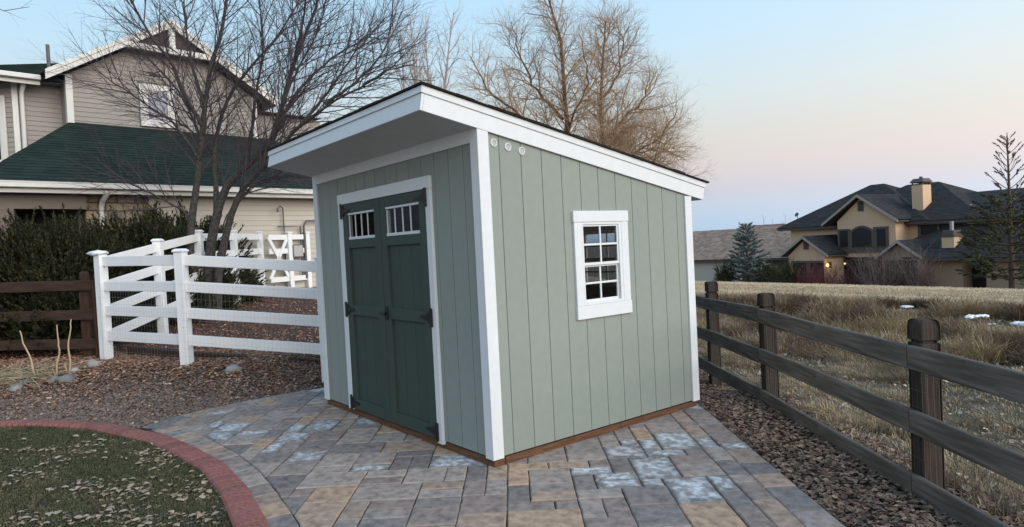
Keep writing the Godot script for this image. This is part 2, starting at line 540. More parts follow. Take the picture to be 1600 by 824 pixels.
func make_patio() -> void:
	rng.seed = 71
	var pp := patio_polygon()
	var sandpoly := Geometry2D.offset_polygon(pp, 0.01)[0]
	var sand := Buf.new()
	sand.slab(sandpoly, Transform3D(Basis(V(1, 0, 0), V(0, 0, -1), V(0, 1, 0)), V(0, -0.012, 0)), 0.08)
	var patio := structure(part(self, "patio", sand, M.sand, at(V(0, 0.035, 0))))
	var foot := shed_foot(-0.03)
	var lay := func(poly: PackedVector2Array, salt: float) -> void:
		var cut := Geometry2D.clip_polygons(poly, foot)
		for q in cut:
			var area := 0.0
			var mid := Vector2.ZERO
			for k in q.size():
				area += q[k].cross(q[(k + 1) % q.size()]) * 0.5
				mid += q[k] / q.size()
			if absf(area) < 0.0006 or Geometry2D.triangulate_polygon(q).is_empty(): continue
			var pm := paver_material(salt)
			put(patio, "paver", paver_mesh(q, mid, R(-0.003, 0.003), pm, M.salted.has(pm)), at(V(mid.x, 0, -mid.y)))
	# border courses: along the right edge, along the curb and along the gravel bed
	var d := 2.3
	while d < 6.75:
		var s: float = [0.23, 0.31, 0.155][rng.randi() % 3]
		lay.call(PackedVector2Array([V2(1.515, d + 0.003), V2(1.717, d + 0.003), V2(1.717, d + s - 0.003), V2(1.515, d + s - 0.003)]), 0.04)
		d += s
	for run in [[16, 9, 0.16], [9, 3, 0.3]]:
		var line := PackedVector2Array()
		for k in range(run[0], run[1] - 1, -1): line.append(pp[k])
		var c := Curve2D.new()
		for k in line.size():
			var tg := (line[mini(k + 1, line.size() - 1)] - line[maxi(k - 1, 0)]) * 0.16
			c.add_point(line[k], -tg, tg)
		var t := 0.0
		var len_ := c.get_baked_length() - (0.2 if run[0] == 16 else 0.0)
		while t < len_ - 0.08:
			var s: float = minf([run[2], run[2] * 1.5, run[2] * 1.25][rng.randi() % 3], len_ - t)
			var a := c.sample_baked(t + 0.003); var b := c.sample_baked(t + s - 0.003)
			var n1 := (c.sample_baked(t + 0.05) - c.sample_baked(maxf(t - 0.05, 0.0))).normalized().orthogonal()
			var n2 := (c.sample_baked(minf(t + s + 0.05, c.get_baked_length())) - c.sample_baked(t + s - 0.05)).normalized().orthogonal()
			var q := PackedVector2Array([a, b, b + n2 * 0.20, a + n1 * 0.20])
			var inside := Geometry2D.intersect_polygons(q, pp)
			if inside.size() > 0: lay.call(inside[0], 0.08)
			t += s
	# the field: random rectangles on a module
	var field: PackedVector2Array = Geometry2D.offset_polygon(pp, -0.205)[0]
	var mo := 0.147
	var nx := 37; var nd := 45
	var x0 := 1.512 - nx * mo; var d0 := 2.2
	var taken := {}
	var sizes := [[3, 2], [2, 3], [2, 2], [2, 2], [2, 2], [2, 2], [2, 1], [1, 2], [2, 1], [2, 1], [1, 2]]
	for j in nd:
		for i in nx:
			if taken.has(V2(i, j)): continue
			var pick := [1, 1]
			for tries in 6:
				var s: Array = sizes[rng.randi() % sizes.size()]
				var free := true
				for b in s[1]:
					for a in s[0]:
						if taken.has(V2(i + a, j + b)): free = false
				if free:
					pick = s
					break
			for b in pick[1]:
				for a in pick[0]: taken[V2(i + a, j + b)] = true
			var q := PackedVector2Array([V2(x0 + i * mo + 0.003, d0 + j * mo + 0.003), V2(x0 + (i + pick[0]) * mo - 0.003, d0 + j * mo + 0.003), V2(x0 + (i + pick[0]) * mo - 0.003, d0 + (j + pick[1]) * mo - 0.003), V2(x0 + i * mo + 0.003, d0 + (j + pick[1]) * mo - 0.003)])
			var mid := (q[0] + q[2]) * 0.5
			if mid.y < 3.0 and absf(mid.x) > mid.y * 0.9 + 0.3: continue
			var near_right := exp(-mid.distance_squared_to(V2(0.85, 4.75)) / 0.30)
			var near_left := exp(-mid.distance_squared_to(V2(-2.7, 6.3)) / 0.8) * 0.7
			for inside in Geometry2D.intersect_polygons(q, field): lay.call(inside, 0.03 + 0.42 * near_right + 0.75 * near_left)

func curb_line() -> Curve2D:
	var pts := [V2(-9.0, 6.9), V2(-7.2, 7.1), V2(-5.5, 6.98), V2(-4.95, 6.89), V2(-4.27, 6.66), V2(-3.32, 6.04), V2(-2.87, 5.62), V2(-2.4, 5.13), V2(-2.02, 4.6), V2(-1.60, 3.88), V2(-1.25, 3.1), V2(-0.85, 1.6)]
	var c := Curve2D.new()
	for k in pts.size():
		var tg: Vector2 = (pts[mini(k + 1, pts.size() - 1)] - pts[maxi(k - 1, 0)]) * 0.17
		c.add_point(pts[k], -tg, tg)
	return c

func make_curb() -> void:
	rng.seed = 5
	var c := curb_line()
	var o := thing("brick_curb", "low red brick edging curving between the lawn and the pavers", "curb")
	var len_ := c.get_baked_length()
	var t := 0.0
	var bed := Buf.new()
	var prof := [V2(-0.094, -0.02), V2(-0.094, 0.040), V2(-0.080, 0.058), V2(-0.03, 0.066), V2(0.03, 0.065), V2(0.080, 0.056), V2(0.094, 0.036), V2(0.094, -0.02)]
	var sec := func(b: Buf, ta: float, tb: float, sink: float) -> void:
		var a := c.sample_baked(ta); var e := c.sample_baked(tb)
		var dir := (c.sample_baked(minf(tb + 0.03, len_)) - c.sample_baked(maxf(ta - 0.03, 0.0))).normalized()
		var na := (c.sample_baked(ta + 0.03) - c.sample_baked(maxf(ta - 0.03, 0.0))).normalized().orthogonal()
		var ne := (c.sample_baked(minf(tb + 0.03, len_)) - c.sample_baked(tb - 0.03)).normalized().orthogonal()
		var mid := V((a.x + e.x) * 0.5, -0.2, -(a.y + e.y) * 0.5)
		var pa := PackedVector3Array(); var pe := PackedVector3Array()
		for q in prof:
			var s := 1.0 - sink * 5.0
			var A: Vector2 = a - na * q.x * s; var E: Vector2 = e - ne * q.x * s
			pa.append(V(A.x, q.y - sink, -A.y)); pe.append(V(E.x, q.y - sink, -E.y))
		for k in prof.size() - 1: b.quad_out(pa[k], pe[k], pe[k + 1], pa[k + 1], mid)
		for k in range(1, prof.size() - 1):
			b.tri_out(pa[0], pa[k], pa[k + 1], V((a.x + e.x) * 0.5, pa[0].y, -(a.y + e.y) * 0.5))
			b.tri_out(pe[0], pe[k], pe[k + 1], V((a.x + e.x) * 0.5, pe[0].y, -(a.y + e.y) * 0.5))
	while t < len_ - 0.2:
		sec.call(bed, t, t + 0.2, 0.02)
		t += 0.2
	bed.c.fill(Color(0.10, 0.11, 0.12))
	part(o, "mortar_bed", bed, M.brick)
	t = 1.2
	while t < len_ - 0.75:
		var b := Buf.new()
		b.col = tint(Color(1, R(0.9, 1.1), R(0.9, 1.1)), R(0.74, 1.25))
		sec.call(b, t + 0.008, t + 0.068, R(0.0, 0.004))
		part(o, "brick", b, M.brick)
		t += 0.076

func in_lawn(x: float, d: float) -> bool:
	return Geometry2D.is_point_in_polygon(V2(x, d), T.lawn)

func make_lawn() -> void:
	rng.seed = 15
	var c := curb_line()
	var poly := PackedVector2Array()
	var t := 0.0
	while t < c.get_baked_length():
		poly.append(c.sample_baked(t)); t += 0.15
	poly.append(V2(-0.85, 0.5)); poly.append(V2(-9.0, 0.5))
	T.lawn = poly
	var b := Buf.new()
	b.slab(poly, Transform3D(Basis(V(1, 0, 0), V(0, 0, -1), V(0, 1, 0)), V(0, 0.004, 0)), 0.06)
	structure(part(self, "lawn", b, M.soil))
	var tuft := tuft_mesh(9, 0.045, 0.0035, 0.022, 81)
	var xs: Array[Transform3D] = []; var cs := PackedColorArray()
	var nz := FastNoiseLite.new(); nz.seed = 4; nz.frequency = 1.1
	while xs.size() < 26000:
		var d := 2.9 + 4.3 * pow(rng.randf(), 1.2); var x := R(-6.6, -0.9)
		if x < -0.84 * d - 0.3 or not in_lawn(x - 0.0, d): continue
		var pn := nz.get_noise_2d(x, d)
		if pn < -0.32 and rng.randf() < 0.75: continue
		xs.append(Transform3D(Basis(Vector3.UP, R(0, TAU)).scaled(V(1, R(0.5, 1.15), 1) * R(0.8, 1.25)), V(x, 0.003, -d)))
		var g := Color(0.082, 0.092, 0.048).lerp(Color(0.22, 0.19, 0.115), clampf(R(-0.25, 0.4) - pn * 0.6, 0.0, 1.0))
		cs.append(tint(g, R(0.7, 1.25)))
	many(self, "grass", tuft, xs, cs).set_meta("label", "short green and straw lawn grass inside the brick curb")
	tag(get_child(get_child_count() - 1), "short green and straw lawn grass inside the brick curb", "grass")
	# dead leaves: the larger ones one by one, the litter between them as one mass
	var lm: Array[Mesh] = [leaf_mesh(1), leaf_mesh(2), leaf_mesh(3)]
	var mats: Array[Material] = []
	for k in 4: mats.append(mat([Color(0.30, 0.235, 0.16), Color(0.36, 0.30, 0.225), Color(0.23, 0.17, 0.11), Color(0.33, 0.265, 0.19)][k], 0.8))
	for m in mats: m.cull_mode = BaseMaterial3D.CULL_DISABLED
	var spot := func() -> Vector2:
		while true:
			var d := R(3.7, 6.3); var x := R(-5.2, -1.5)
			if x < -0.79 * d or not in_lawn(x - 0.12, d + 0.12): continue
			var w := nz.get_noise_2d(x * 0.9 + 30.0, d * 1.6)
			if rng.randf() < 0.16 + 1.5 * w + 0.35 * ss(5.4, 4.2, d): return V2(x, d)
		return Vector2.ZERO
	for k in 280:
		var p: Vector2 = spot.call()
		var o := put(self, "fallen_leaf", lm[k % 3], Transform3D(Basis(Vector3.UP, R(0, TAU)) * Basis(Vector3.RIGHT, R(-0.25, 0.25)) * Basis.from_scale(Vector3.ONE * R(0.028, 0.064)), V(p.x, R(0.034, 0.046), -p.y)))
		o.material_override = mats[rng.randi() % 4]
		tag(o, "dry tan leaf lying among others on the lawn inside the curb", "leaf", "dry leaves scattered on the lawn")
	xs = []; cs = PackedColorArray()
	for k in 1100:
		var p: Vector2 = spot.call()
		xs.append(Transform3D(Basis(Vector3.UP, R(0, TAU)) * Basis(Vector3.RIGHT, R(-0.5, 0.5)) * Basis.from_scale(Vector3.ONE * R(0.018, 0.036)), V(p.x, R(0.022, 0.035), -p.y)))
		cs.append(tint(Color(0.19, 0.14, 0.09).lerp(Color(0.32, 0.26, 0.185), rng.randf()), R(0.6, 1.1)))
	var lt := many(self, "leaf_litter", leaf_mesh(4, M.leaf), xs, cs)
	tag(lt, "small dead leaf scraps sunk into the lawn grass", "leaves")

func leaf_mesh(seed_: int, m: Material = null) -> ArrayMesh:    # a curled leaf about one unit long
	var g := RandomNumberGenerator.new(); g.seed = seed_
	var b := Buf.new()
	var n := 5
	var curl := g.randf_range(0.1, 0.35)
	var prev: Array[Vector3] = []
	for k in n + 1:
		var t := float(k) / n
		var w := sin(PI * pow(t, 0.8)) * g.randf_range(0.34, 0.44) + 0.01
		var y := 0.25 * sin(t * PI) * curl + g.randf_range(-0.04, 0.04)
		var row: Array[Vector3] = [V(-w, y + w * curl, t - 0.5), V(0, y, t - 0.5), V(w, y + w * curl * 0.8, t - 0.5)]
		if k > 0:
			for s in 2: b.quad(prev[s], row[s], row[s + 1], prev[s + 1])
		prev = row
	return b.mesh(m if m else M.leaf)

func tuft_mesh(blades: int, h: float, w: float, spread: float, seed_: int, bend := 0.6) -> ArrayMesh:
	var g := RandomNumberGenerator.new(); g.seed = seed_
	var b := Buf.new()
	for k in blades:
		var a := g.randf() * TAU
		var out := V(cos(a), 0, sin(a)); var side := V(-sin(a), 0, cos(a)).rotated(Vector3.UP, g.randf_range(-0.8, 0.8))
		var p := out * spread * g.randf()
		var hh := h * g.randf_range(0.55, 1.0); var lean := g.randf_range(0.15, 1.0) * bend * hh
		var q := p + V(0, hh * 0.6, 0) + out * lean * 0.4
		var r := p + V(0, hh * g.randf_range(0.75, 1.0), 0) + out * lean
		b.col = tint(Color(1, 1, 1), g.randf_range(0.75, 1.15))
		b.quad(p - side * w, p + side * w, q + side * w * 0.7, q - side * w * 0.7)
		b.tri(q - side * w * 0.7, q + side * w * 0.7, r)
	return b.mesh(M.leaf)

func stone_mesh(seed_: int, m: Material, flat := 0.6, sub := 1) -> ArrayMesh:
	var g := FastNoiseLite.new(); g.seed = seed_; g.frequency = 0.9; g.fractal_octaves = 2
	var sm := SphereMesh.new()
	sm.radius = 1.0; sm.height = 2.0; sm.radial_segments = 6 * sub; sm.rings = 3 * sub
	var a := sm.get_mesh_arrays()
	var vs: PackedVector3Array = a[Mesh.ARRAY_VERTEX]
	var ids: PackedInt32Array = a[Mesh.ARRAY_INDEX]
	var b := Buf.new()
	for k in vs.size(): vs[k] = vs[k] * (1.0 + 0.45 * g.get_noise_3dv(vs[k] * 1.1)) * V(1, flat, 0.8)
	for k in range(0, ids.size(), 3):
		if vs[ids[k]].is_equal_approx(vs[ids[k + 1]]) or vs[ids[k]].is_equal_approx(vs[ids[k + 2]]) or vs[ids[k + 1]].is_equal_approx(vs[ids[k + 2]]): continue
		b.tri_out(vs[ids[k]], vs[ids[k + 1]], vs[ids[k + 2]], Vector3.ZERO)
	if sub > 1:
		b.n = PackedVector3Array()
		for q in b.v: b.n.append((q / V(1, flat, 0.8)).normalized())
	return b.mesh(m)


# ---------------------------------------------------------------- shed
func clad(o: Node3D, xf: Transform3D, length: float, base: float, top0: float, top1: float, holes: Array, first: float, pitch: float, m: Material, lining: bool, inset := 0.019) -> void:
	var hp: Array[PackedVector2Array] = []
	for h in holes: hp.append(PackedVector2Array([V2(h[0], h[2]), V2(h[1], h[2]), V2(h[1], h[3]), V2(h[0], h[3])]))
	var top := func(x: float) -> float: return lerpf(top0, top1, x / length)
	var cut := func(p: PackedVector2Array) -> Array:
		var parts: Array = [p]
		for h in hp:
			var nxt: Array = []
			for q in parts: nxt.append_array(Geometry2D.clip_polygons(q, h))
			parts = nxt
		return parts
	var x := 0.0
	var nx := first
	while x < length - 0.002:
		nx = minf(nx, length)
		var a := x + (inset if x == 0.0 else 0.0028); var b := nx - (inset if nx >= length else 0.0028)
		for q in cut.call(PackedVector2Array([V2(a, base), V2(b, base), V2(b, top.call(b)), V2(a, top.call(a))])):
			var s := Buf.new()
			s.col = tint(Color(1, 1, 1), R(0.965, 1.03))
			s.slab(q, xf, 0.012)
			part(o, "siding_board", s, m)
		x = nx; nx += pitch
	var cuts := [inset, length - inset]
	for h in holes: cuts.append(h[0]); cuts.append(h[1])
	cuts.sort()
	var back := xf * Transform3D(Basis(), V(0, 0, -0.0105))
	var sh := Buf.new(); var li := Buf.new()
	for k in cuts.size() - 1:
		var a: float = cuts[k]; var b: float = cuts[k + 1]
		for q in cut.call(PackedVector2Array([V2(a, base), V2(b, base), V2(b, top.call(b)), V2(a, top.call(a))])):
			sh.slab(q, back, 0.02)
			li.slab(q, back * Transform3D(Basis(), V(0, 0, -0.022)), 0.01)
	part(o, "sheathing", sh, M.groove)
	if lining: part(o, "inner_lining", li, M.ply)

func make_shed() -> void:
	rng.seed = 23
	var o := thing("garden_shed", "sage green garden shed with white trim and dark green double doors on the paver patio", "shed", SHED_AT, SHED_TURN)
	var sl := 0.19
	var t0 := 2.478 + 0.03
	var tb := t0 - sl * SD
	clad(o, Transform3D(Basis(V(0, 0, -1), V(0, 1, 0), V(1, 0, 0)), V(-0.018, 0, 0)), SD, 0.10, t0, tb, [[0.985, 1.452, 1.118, 1.792]], 0.2032, 0.2032, M.sage, true, 0.065)
	clad(o, Transform3D(Basis(), V(-SW, 0, -0.018)), SW, 0.10, t0, t0, [[SW - 2.335, SW - 0.748, 0.0, 2.125]], 0.19, 0.2032, M.sage, true)
	clad(o, Transform3D(Basis(V(0, 0, 1), V(0, 1, 0), V(-1, 0, 0)), V(-SW + 0.018, 0, -SD)), SD, 0.10, tb, t0, [], 0.2032, 0.2032, M.sage, true, 0.065)
	clad(o, Transform3D(Basis(V(-1, 0, 0), V(0, 1, 0), V(0, 0, -1)), V(0, 0, -SD + 0.018)), SW, 0.10, tb, tb, [[0.75, 1.45, 1.15, 1.75]], 0.2032, 0.2032, M.sage, true)
	# corner trim
	for c in [[0.0, 0.0, t0 - 0.012, -1, -1], [-SW, 0.0, t0 - 0.012, 1, -1], [0.0, -SD, tb - 0.012, -1, 1], [-SW, -SD, tb - 0.012, 1, 1]]:
		var b := Buf.new()
		var x0: float = c[0]; var z0: float = c[1]; var sx: float = c[3]; var sz: float = c[4]
		var fa := V(x0 + sx * 0.0205, 0.09, z0 + sz * 0.0005); var fb := V(x0 + sx * 0.098, c[2], z0 + sz * 0.032)
		b.bx(fa.min(fb), fa.max(fb), 0.002)
		part(o, "corner_trim", b, M.white)
		b = Buf.new()
		fa = V(x0, 0.09, z0); fb = V(x0 + sx * 0.020, c[2] - 0.018, z0 + sz * 0.098)
		b.bx(fa.min(fb), fa.max(fb), 0.002)
		part(o, "corner_trim", b, M.white)
	# skids under the walls
	for q in [[V(-SW + 0.02, 0.0, -0.12), V(-1.62, 0.087, -0.021)], [V(-1.615, 0.0, -0.12), V(-0.0215, 0.086, -0.022)], [V(-0.12, 0.0, -1.36), V(-0.019, 0.087, -0.125)], [V(-0.12, 0.0, -SD + 0.02), V(-0.021, 0.086, -1.364)], [V(-SW + 0.02, 0, -SD + 0.02), V(-SW + 0.12, 0.085, -0.125)], [V(-SW + 0.125, 0, -SD + 0.02), V(-0.125, 0.085, -SD + 0.12)]]:
		var b := Buf.new()
		b.bx(q[0], q[1], 0.004)
		part(o, "skid", b, M.skid)
	var fl := Buf.new(); fl.bx(V(-SW + 0.06, 0.088, -SD + 0.06), V(-0.06, 0.115, -0.06)); part(o, "floor_deck", fl, M.ply)
	# roof, in its own tilted frame
	var cs := 1.0 / sqrt(1.0 + sl * sl)
	var rf := Transform3D(Basis(V(1, 0, 0), V(0, cs, -sl * cs), V(0, sl * cs, cs)), V(0, 2.478, 0))
	var L := -SW - 0.004; var zf := 0.470; var zb := -2.665
	var deck := Buf.new(); deck.bx(V(L + 0.022, 0.045, zb + 0.022), V(-0.018, 0.160, zf - 0.022)); part(o, "roof_deck", deck, M.ply, rf)
	var sof := Buf.new()
	for k in 3: sof.bx(V(lerpf(L + 0.021, -0.017, k / 3.0) + 0.001, 0.006, -0.015), V(lerpf(L + 0.021, -0.017, (k + 1) / 3.0) - 0.001, 0.018, zf - 0.021), 0.001)
	sof.bx(V(L + 0.021, 0.006, zb + 0.021), V(-0.017, 0.018, -2.46))
	part(o, "soffit", sof, M.soffit, rf)
	for q in [[V(-0.016, 0, zb), V(0.004, 0.165, zf - 0.02)], [V(L, 0, zb), V(L + 0.02, 0.165, zf - 0.02)], [V(L, 0.0, zf - 0.019), V(0.0045, 0.165, zf + 0.001)], [V(L + 0.021, 0, zb), V(-0.017, 0.165, zb + 0.02)]]:
		var b := Buf.new(); b.bx(q[0], q[1], 0.002); part(o, "fascia", b, M.white, rf)
	for q in [[V(0.0045, 0.118, zb - 0.01), V(0.014, 0.168, zf + 0.002)], [V(L - 0.01, 0.118, zb - 0.01), V(L - 0.0005, 0.168, zf + 0.002)], [V(L - 0.01, 0.118, zf + 0.0025), V(0.0145, 0.168, zf + 0.012)]]:
		var b := Buf.new(); b.bx(q[0], q[1], 0.002); part(o, "drip_trim", b, M.white, rf)
	var sg := Buf.new()
	var z := zf + 0.028
	while z > zb - 0.03:
		var x := L - 0.035 - R(0.0, 0.2)
		while x < 0.03:
			var w := R(0.14, 0.32)
			var a := maxf(x, L - 0.035 + R(0.0, 0.006)); var e := minf(x + w - 0.003, 0.036 + R(-0.006, 0.0))
			if e > a + 0.01:
				sg.col = tint(Color(0.022, 0.020, 0.020), R(0.6, 1.6))
				sg.bx(V(a, 0.169, maxf(z - 0.16, zb - 0.04)), V(e, 0.181 + R(0.0, 0.006), z + R(-0.004, 0.004)))
			x += w
		z -= 0.14
	stuff(part(o, "shingles", sg, M.shingle, rf))
	var fr := Buf.new(); fr.bx(V(-SW + 0.099, 2.388, -0.03), V(-0.0985, 2.485, -0.003), 0.002); part(o, "frieze_board", fr, M.white)
	# door surround and the two leaves
	for q in [[V(-2.430, 2.122, -0.03), V(-0.671, 2.222, 0.007)], [V(-2.427, 0.088, -0.03), V(-2.331, 2.1215, 0.004)], [V(-0.770 + 0.017, 0.07, -0.03), V(-0.674, 2.1215, 0.004)]]:
		var b := Buf.new(); b.bx(q[0], q[1], 0.003); part(o, "door_trim", b, M.white)
	for leaf in [[-2.327, -1.548], [-1.542, -0.757]]:
		var a: float = leaf[0]; var e: float = leaf[1]
		var left_leaf := a < -2.0
		var pn := Buf.new()
		var ia := a + (0.105 if left_leaf else 0.098); var ie := e - (0.115 if left_leaf else 0.105)
		var k := 0
		var px := ia - 0.02
		while px < ie + 0.02:
			var pe := minf(px + 0.2032, ie + 0.02)
			pn.bx(V(px + 0.002, 0.14, -0.038), V(pe - 0.002, 1.74, -0.022), 0.002)
			px = pe; k += 1
		pn.bx(V(ia - 0.02, 0.14, -0.046), V(ie + 0.02, 1.74, -0.034))
		var d := part(o, "door_leaf", pn, M.door)
		for q in [["stile", V(a, 0.102, -0.04), V(ia, 2.118, 0.002)], ["stile", V(ie, 0.102, -0.04), V(e, 2.118, 0.002)], ["rail", V(ia + 0.0005, 2.028, -0.04), V(ie - 0.0005, 2.1175, 0.0015)], ["rail", V(ia + 0.0005, 1.688, -0.04), V(ie - 0.0005, 1.772, 0.0015)], ["rail", V(ia + 0.0005, 1.038, -0.04), V(ie - 0.0005, 1.135, 0.0015)], ["rail", V(ia + 0.0005, 0.1025, -0.04), V(ie - 0.0005, 0.205, 0.0015)]]:
			var b := Buf.new(); b.bx(q[1], q[2], 0.003); part(d, q[0], b, M.door)
		# glazed lights with white bars
		var fb := Buf.new()
		fb.bx(V(ia, 1.7725, -0.040), V(ie, 1.797, -0.004)); fb.bx(V(ia, 2.010, -0.040), V(ie, 2.0275, -0.004))
		fb.bx(V(ia, 1.797, -0.040), V(ia + 0.020, 2.006, -0.012)); fb.bx(V(ie - 0.020, 1.797, -0.040), V(ie, 2.006, -0.012))
		part(d, "window_frame", fb, M.white)
		for j in 4:
			var x0 := lerpf(ia + 0.02, ie - 0.02, j / 4.0); var x1 := lerpf(ia + 0.02, ie - 0.02, (j + 1) / 4.0)
			if j > 0:
				var mb := Buf.new(); mb.bx(V(x0 - 0.006, 1.7972, -0.016), V(x0 + 0.006, 2.0058, -0.008)); part(d, "muntin", mb, M.white)
			var g := Buf.new(); g.quad(V(x0, 1.797, -0.0165), V(x1, 1.797, -0.0165), V(x1, 2.006, -0.0165), V(x0, 2.006, -0.0165)); part(d, "pane", g, M.glass)
		for hy in [2.055, 1.088, 0.165]:
			var h := Buf.new()
			var hx := a + 0.004 if left_leaf else e - 0.004
			var s := 1.0 if left_leaf else -1.0
			h.box(at(V(hx - s * 0.020, hy, 0.012)), V(0.036, 0.15, 0.010), 0.002)
			h.slab(PackedVector2Array([V2(hx, hy - 0.052), V2(hx, hy + 0.052), V2(hx + s * 0.06, hy + 0.020), V2(hx + s * 0.15, hy + 0.009), V2(hx + s * 0.15, hy - 0.009), V2(hx + s * 0.06, hy - 0.020)]), at(V(0, 0, 0.011)), 0.010)
			h.tube(PackedVector3Array([V(hx - s * 0.002, hy - 0.055, 0.010), V(hx - s * 0.002, hy + 0.055, 0.010)]), PackedFloat32Array([0.008, 0.008]), 8)
			part(d, "hinge", h, M.black)
		if not left_leaf:
			var h := Buf.new()
			h.bx(V(a + 0.018, 1.03, 0.001), V(a + 0.062, 1.15, 0.010), 0.002)
			h.tube(PackedVector3Array([V(a + 0.04, 1.09, 0), V(a + 0.04, 1.09, 0.045)]), PackedFloat32Array([0.009, 0.009]), 8)
			h.tube(PackedVector3Array([V(a - 0.012, 1.092, 0.047), V(a + 0.04, 1.09, 0.052), V(a + 0.092, 1.088, 0.047)]), PackedFloat32Array([0.011, 0.015, 0.011]), 8)
			part(d, "door_handle", h, M.black)
	# window on the right-hand wall; x along the wall (-z), seen from outside
	var wx := Transform3D(Basis(V(0, 0, -1), V(0, 1, 0), V(1, 0, 0)), V(0, 0, 0))
	shed_window(o, wx, 0.985, 1.452, 1.118, 1.792, true)
	shed_window(o, Transform3D(Basis(V(-1, 0, 0), V(0, 1, 0), V(0, 0, -1)), V(0, 0, -SD)), 0.75, 1.45, 1.15, 1.75, false)
	# three round vents under the rake
	for q in [V(0, 2.385, -0.155), V(0, 2.362, -0.285), V(0, 2.338, -0.415)]:
		var b := Buf.new()
		var f := Transform3D(Basis(V(0, 0, -1), V(1, 0, 0), V(0, -1, 0)), V(-0.0175, q.y, q.z))
		b.lathe(f, PackedVector2Array([V2(0.031, 0), V2(0.031, 0.005), V2(0.028, 0.009), V2(0.023, 0.008), V2(0.021, 0.001)]), 20)
		var vp := part(o, "round_vent", b, M.white)
		for k in 4:
			var l := Buf.new()
			var yy := -0.0135 + k * 0.009
			var hw := sqrt(0.021 * 0.021 - yy * yy)
			l.box(f * Transform3D(Basis(V(1, 0, 0), -0.6), V(0, 0.002, yy)), V(hw * 2.0, 0.002, 0.007))
			part(vp, "louvre", l, M.soffit)

func shed_window(o: Node3D, wx: Transform3D, a: float, e: float, y0: float, y1: float, cased: bool) -> void:
	var fb := Buf.new()     # the white vinyl frame
	for q in [[V(a, y0, -0.05), V(a + 0.018, y1, 0.002)], [V(e - 0.032, y0, -0.05), V(e, y1, 0.002)], [V(a + 0.018, y1 - 0.02, -0.05), V(e - 0.032, y1, 0.002)], [V(a + 0.018, y0, -0.05), V(e - 0.032, y0 + 0.022, 0.002)]]: fb.bx(q[0], q[1], 0.002)
	var w := part(o, "window", fb, M.white, wx)
	if cased:
		for q in [[V(a - 0.088, y1 + 0.001, -0.03), V(e + 0.092, y1 + 0.092, 0.007)], [V(a - 0.086, y0 - 0.108, -0.03), V(e + 0.094, y0 - 0.001, 0.007)], [V(a - 0.082, y0 - 0.0005, -0.03), V(a - 0.0005, y1 + 0.0005, 0.004)], [V(e + 0.0005, y0 - 0.0005, -0.03), V(e + 0.086, y1 + 0.0005, 0.004)]]:
			var b := Buf.new(); b.bx(q[0], q[1], 0.003); part(w, "casing", b, M.white)
	var ym := (y0 + y1) * 0.5
	var xa := a + 0.018; var xe := e - 0.032
	for s in [[ym - 0.014, y1 - 0.02, -0.008], [y0 + 0.022, ym - 0.0145, -0.026]]:
		var b := Buf.new()
		var zb: float = s[2]; var lo: float = s[0]; var hi: float = s[1]
		var t := 0.016
		b.bx(V(xa, lo, zb - 0.016), V(xa + t * 0.6, hi, zb)); b.bx(V(xe - t, lo, zb - 0.016), V(xe, hi, zb))
		b.bx(V(xa + t * 0.6, hi - 0.014, zb - 0.016), V(xe - t, hi, zb)); b.bx(V(xa + t * 0.6, lo, zb - 0.016), V(xe - t, lo + 0.022, zb))
		part(w, "sash", b, M.white)
		var gx0 := xa + t * 0.6; var gx1 := xe - t; var gy0 := lo + 0.022; var gy1 := hi - 0.014
		var mx := (gx0 + gx1) * 0.5; var my := (gy0 + gy1) * 0.5
		var mb := Buf.new(); mb.bx(V(mx - 0.008, gy0, zb - 0.013), V(mx + 0.008, gy1, zb - 0.002)); part(w, "muntin", mb, M.white)
		mb = Buf.new(); mb.bx(V(gx0, my - 0.008, zb - 0.0125), V(gx1, my + 0.008, zb - 0.0025)); part(w, "muntin", mb, M.white)
		for q in [[gx0, mx, gy0, my], [mx, gx1, gy0, my], [gx0, mx, my, gy1], [mx, gx1, my, gy1]]:
			var g := Buf.new()
			g.quad(V(q[0], q[2], zb - 0.009), V(q[1], q[2], zb - 0.009), V(q[1], q[3], zb - 0.009), V(q[0], q[3], zb - 0.009))
			part(w, "pane", g, M.glass)


# ---------------------------------------------------------------- fences
func board_mesh(length: float, h: float, t: float, m: Material, seed_: int) -> ArrayMesh:   # along X, slightly warped
	var g := RandomNumberGenerator.new(); g.seed = seed_
	var b := Buf.new()
	var n := maxi(3, int(length / 0.4))
	var bow := g.randf_range(-0.008, 0.008)
	var rows: Array = []
	for k in n + 1:
		var u := float(k) / n
		var x := (u - 0.5) * length
		var dy := bow * sin(u * PI) + g.randf_range(-0.003, 0.003)
		var hh := h * 0.5 + g.randf_range(-0.003, 0.003)
		var c := 0.006
		rows.append([V(x, dy - hh, -t * 0.5 + c), V(x, dy - hh, t * 0.5 - c), V(x, dy - hh + c, t * 0.5), V(x, dy + hh - c, t * 0.5), V(x, dy + hh, t * 0.5 - c), V(x, dy + hh, -t * 0.5 + c), V(x, dy + hh - c, -t * 0.5), V(x, dy - hh + c, -t * 0.5)])
	for k in n:
		var mid := V((float(k) + 0.5) / n * length - length * 0.5, 0, 0)
		for s in 8: b.quad_out(rows[k][s], rows[k + 1][s], rows[k + 1][(s + 1) % 8], rows[k][(s + 1) % 8], mid)
	for e in [0, n]:
		var ctr := V((float(e) / n - 0.5) * length, 0, 0)
		for s in 8: b.tri_out(rows[e][s], rows[e][(s + 1) % 8], ctr, V(0, 0, 0))
	return b.mesh(m)

func span(a: Vector3, b: Vector3) -> Transform3D:     # local X from a to b
	var x := (b - a).normalized()
	var z := x.cross(Vector3.UP).normalized()
	return Transform3D(Basis(x, z.cross(x), z), (a + b) * 0.5)

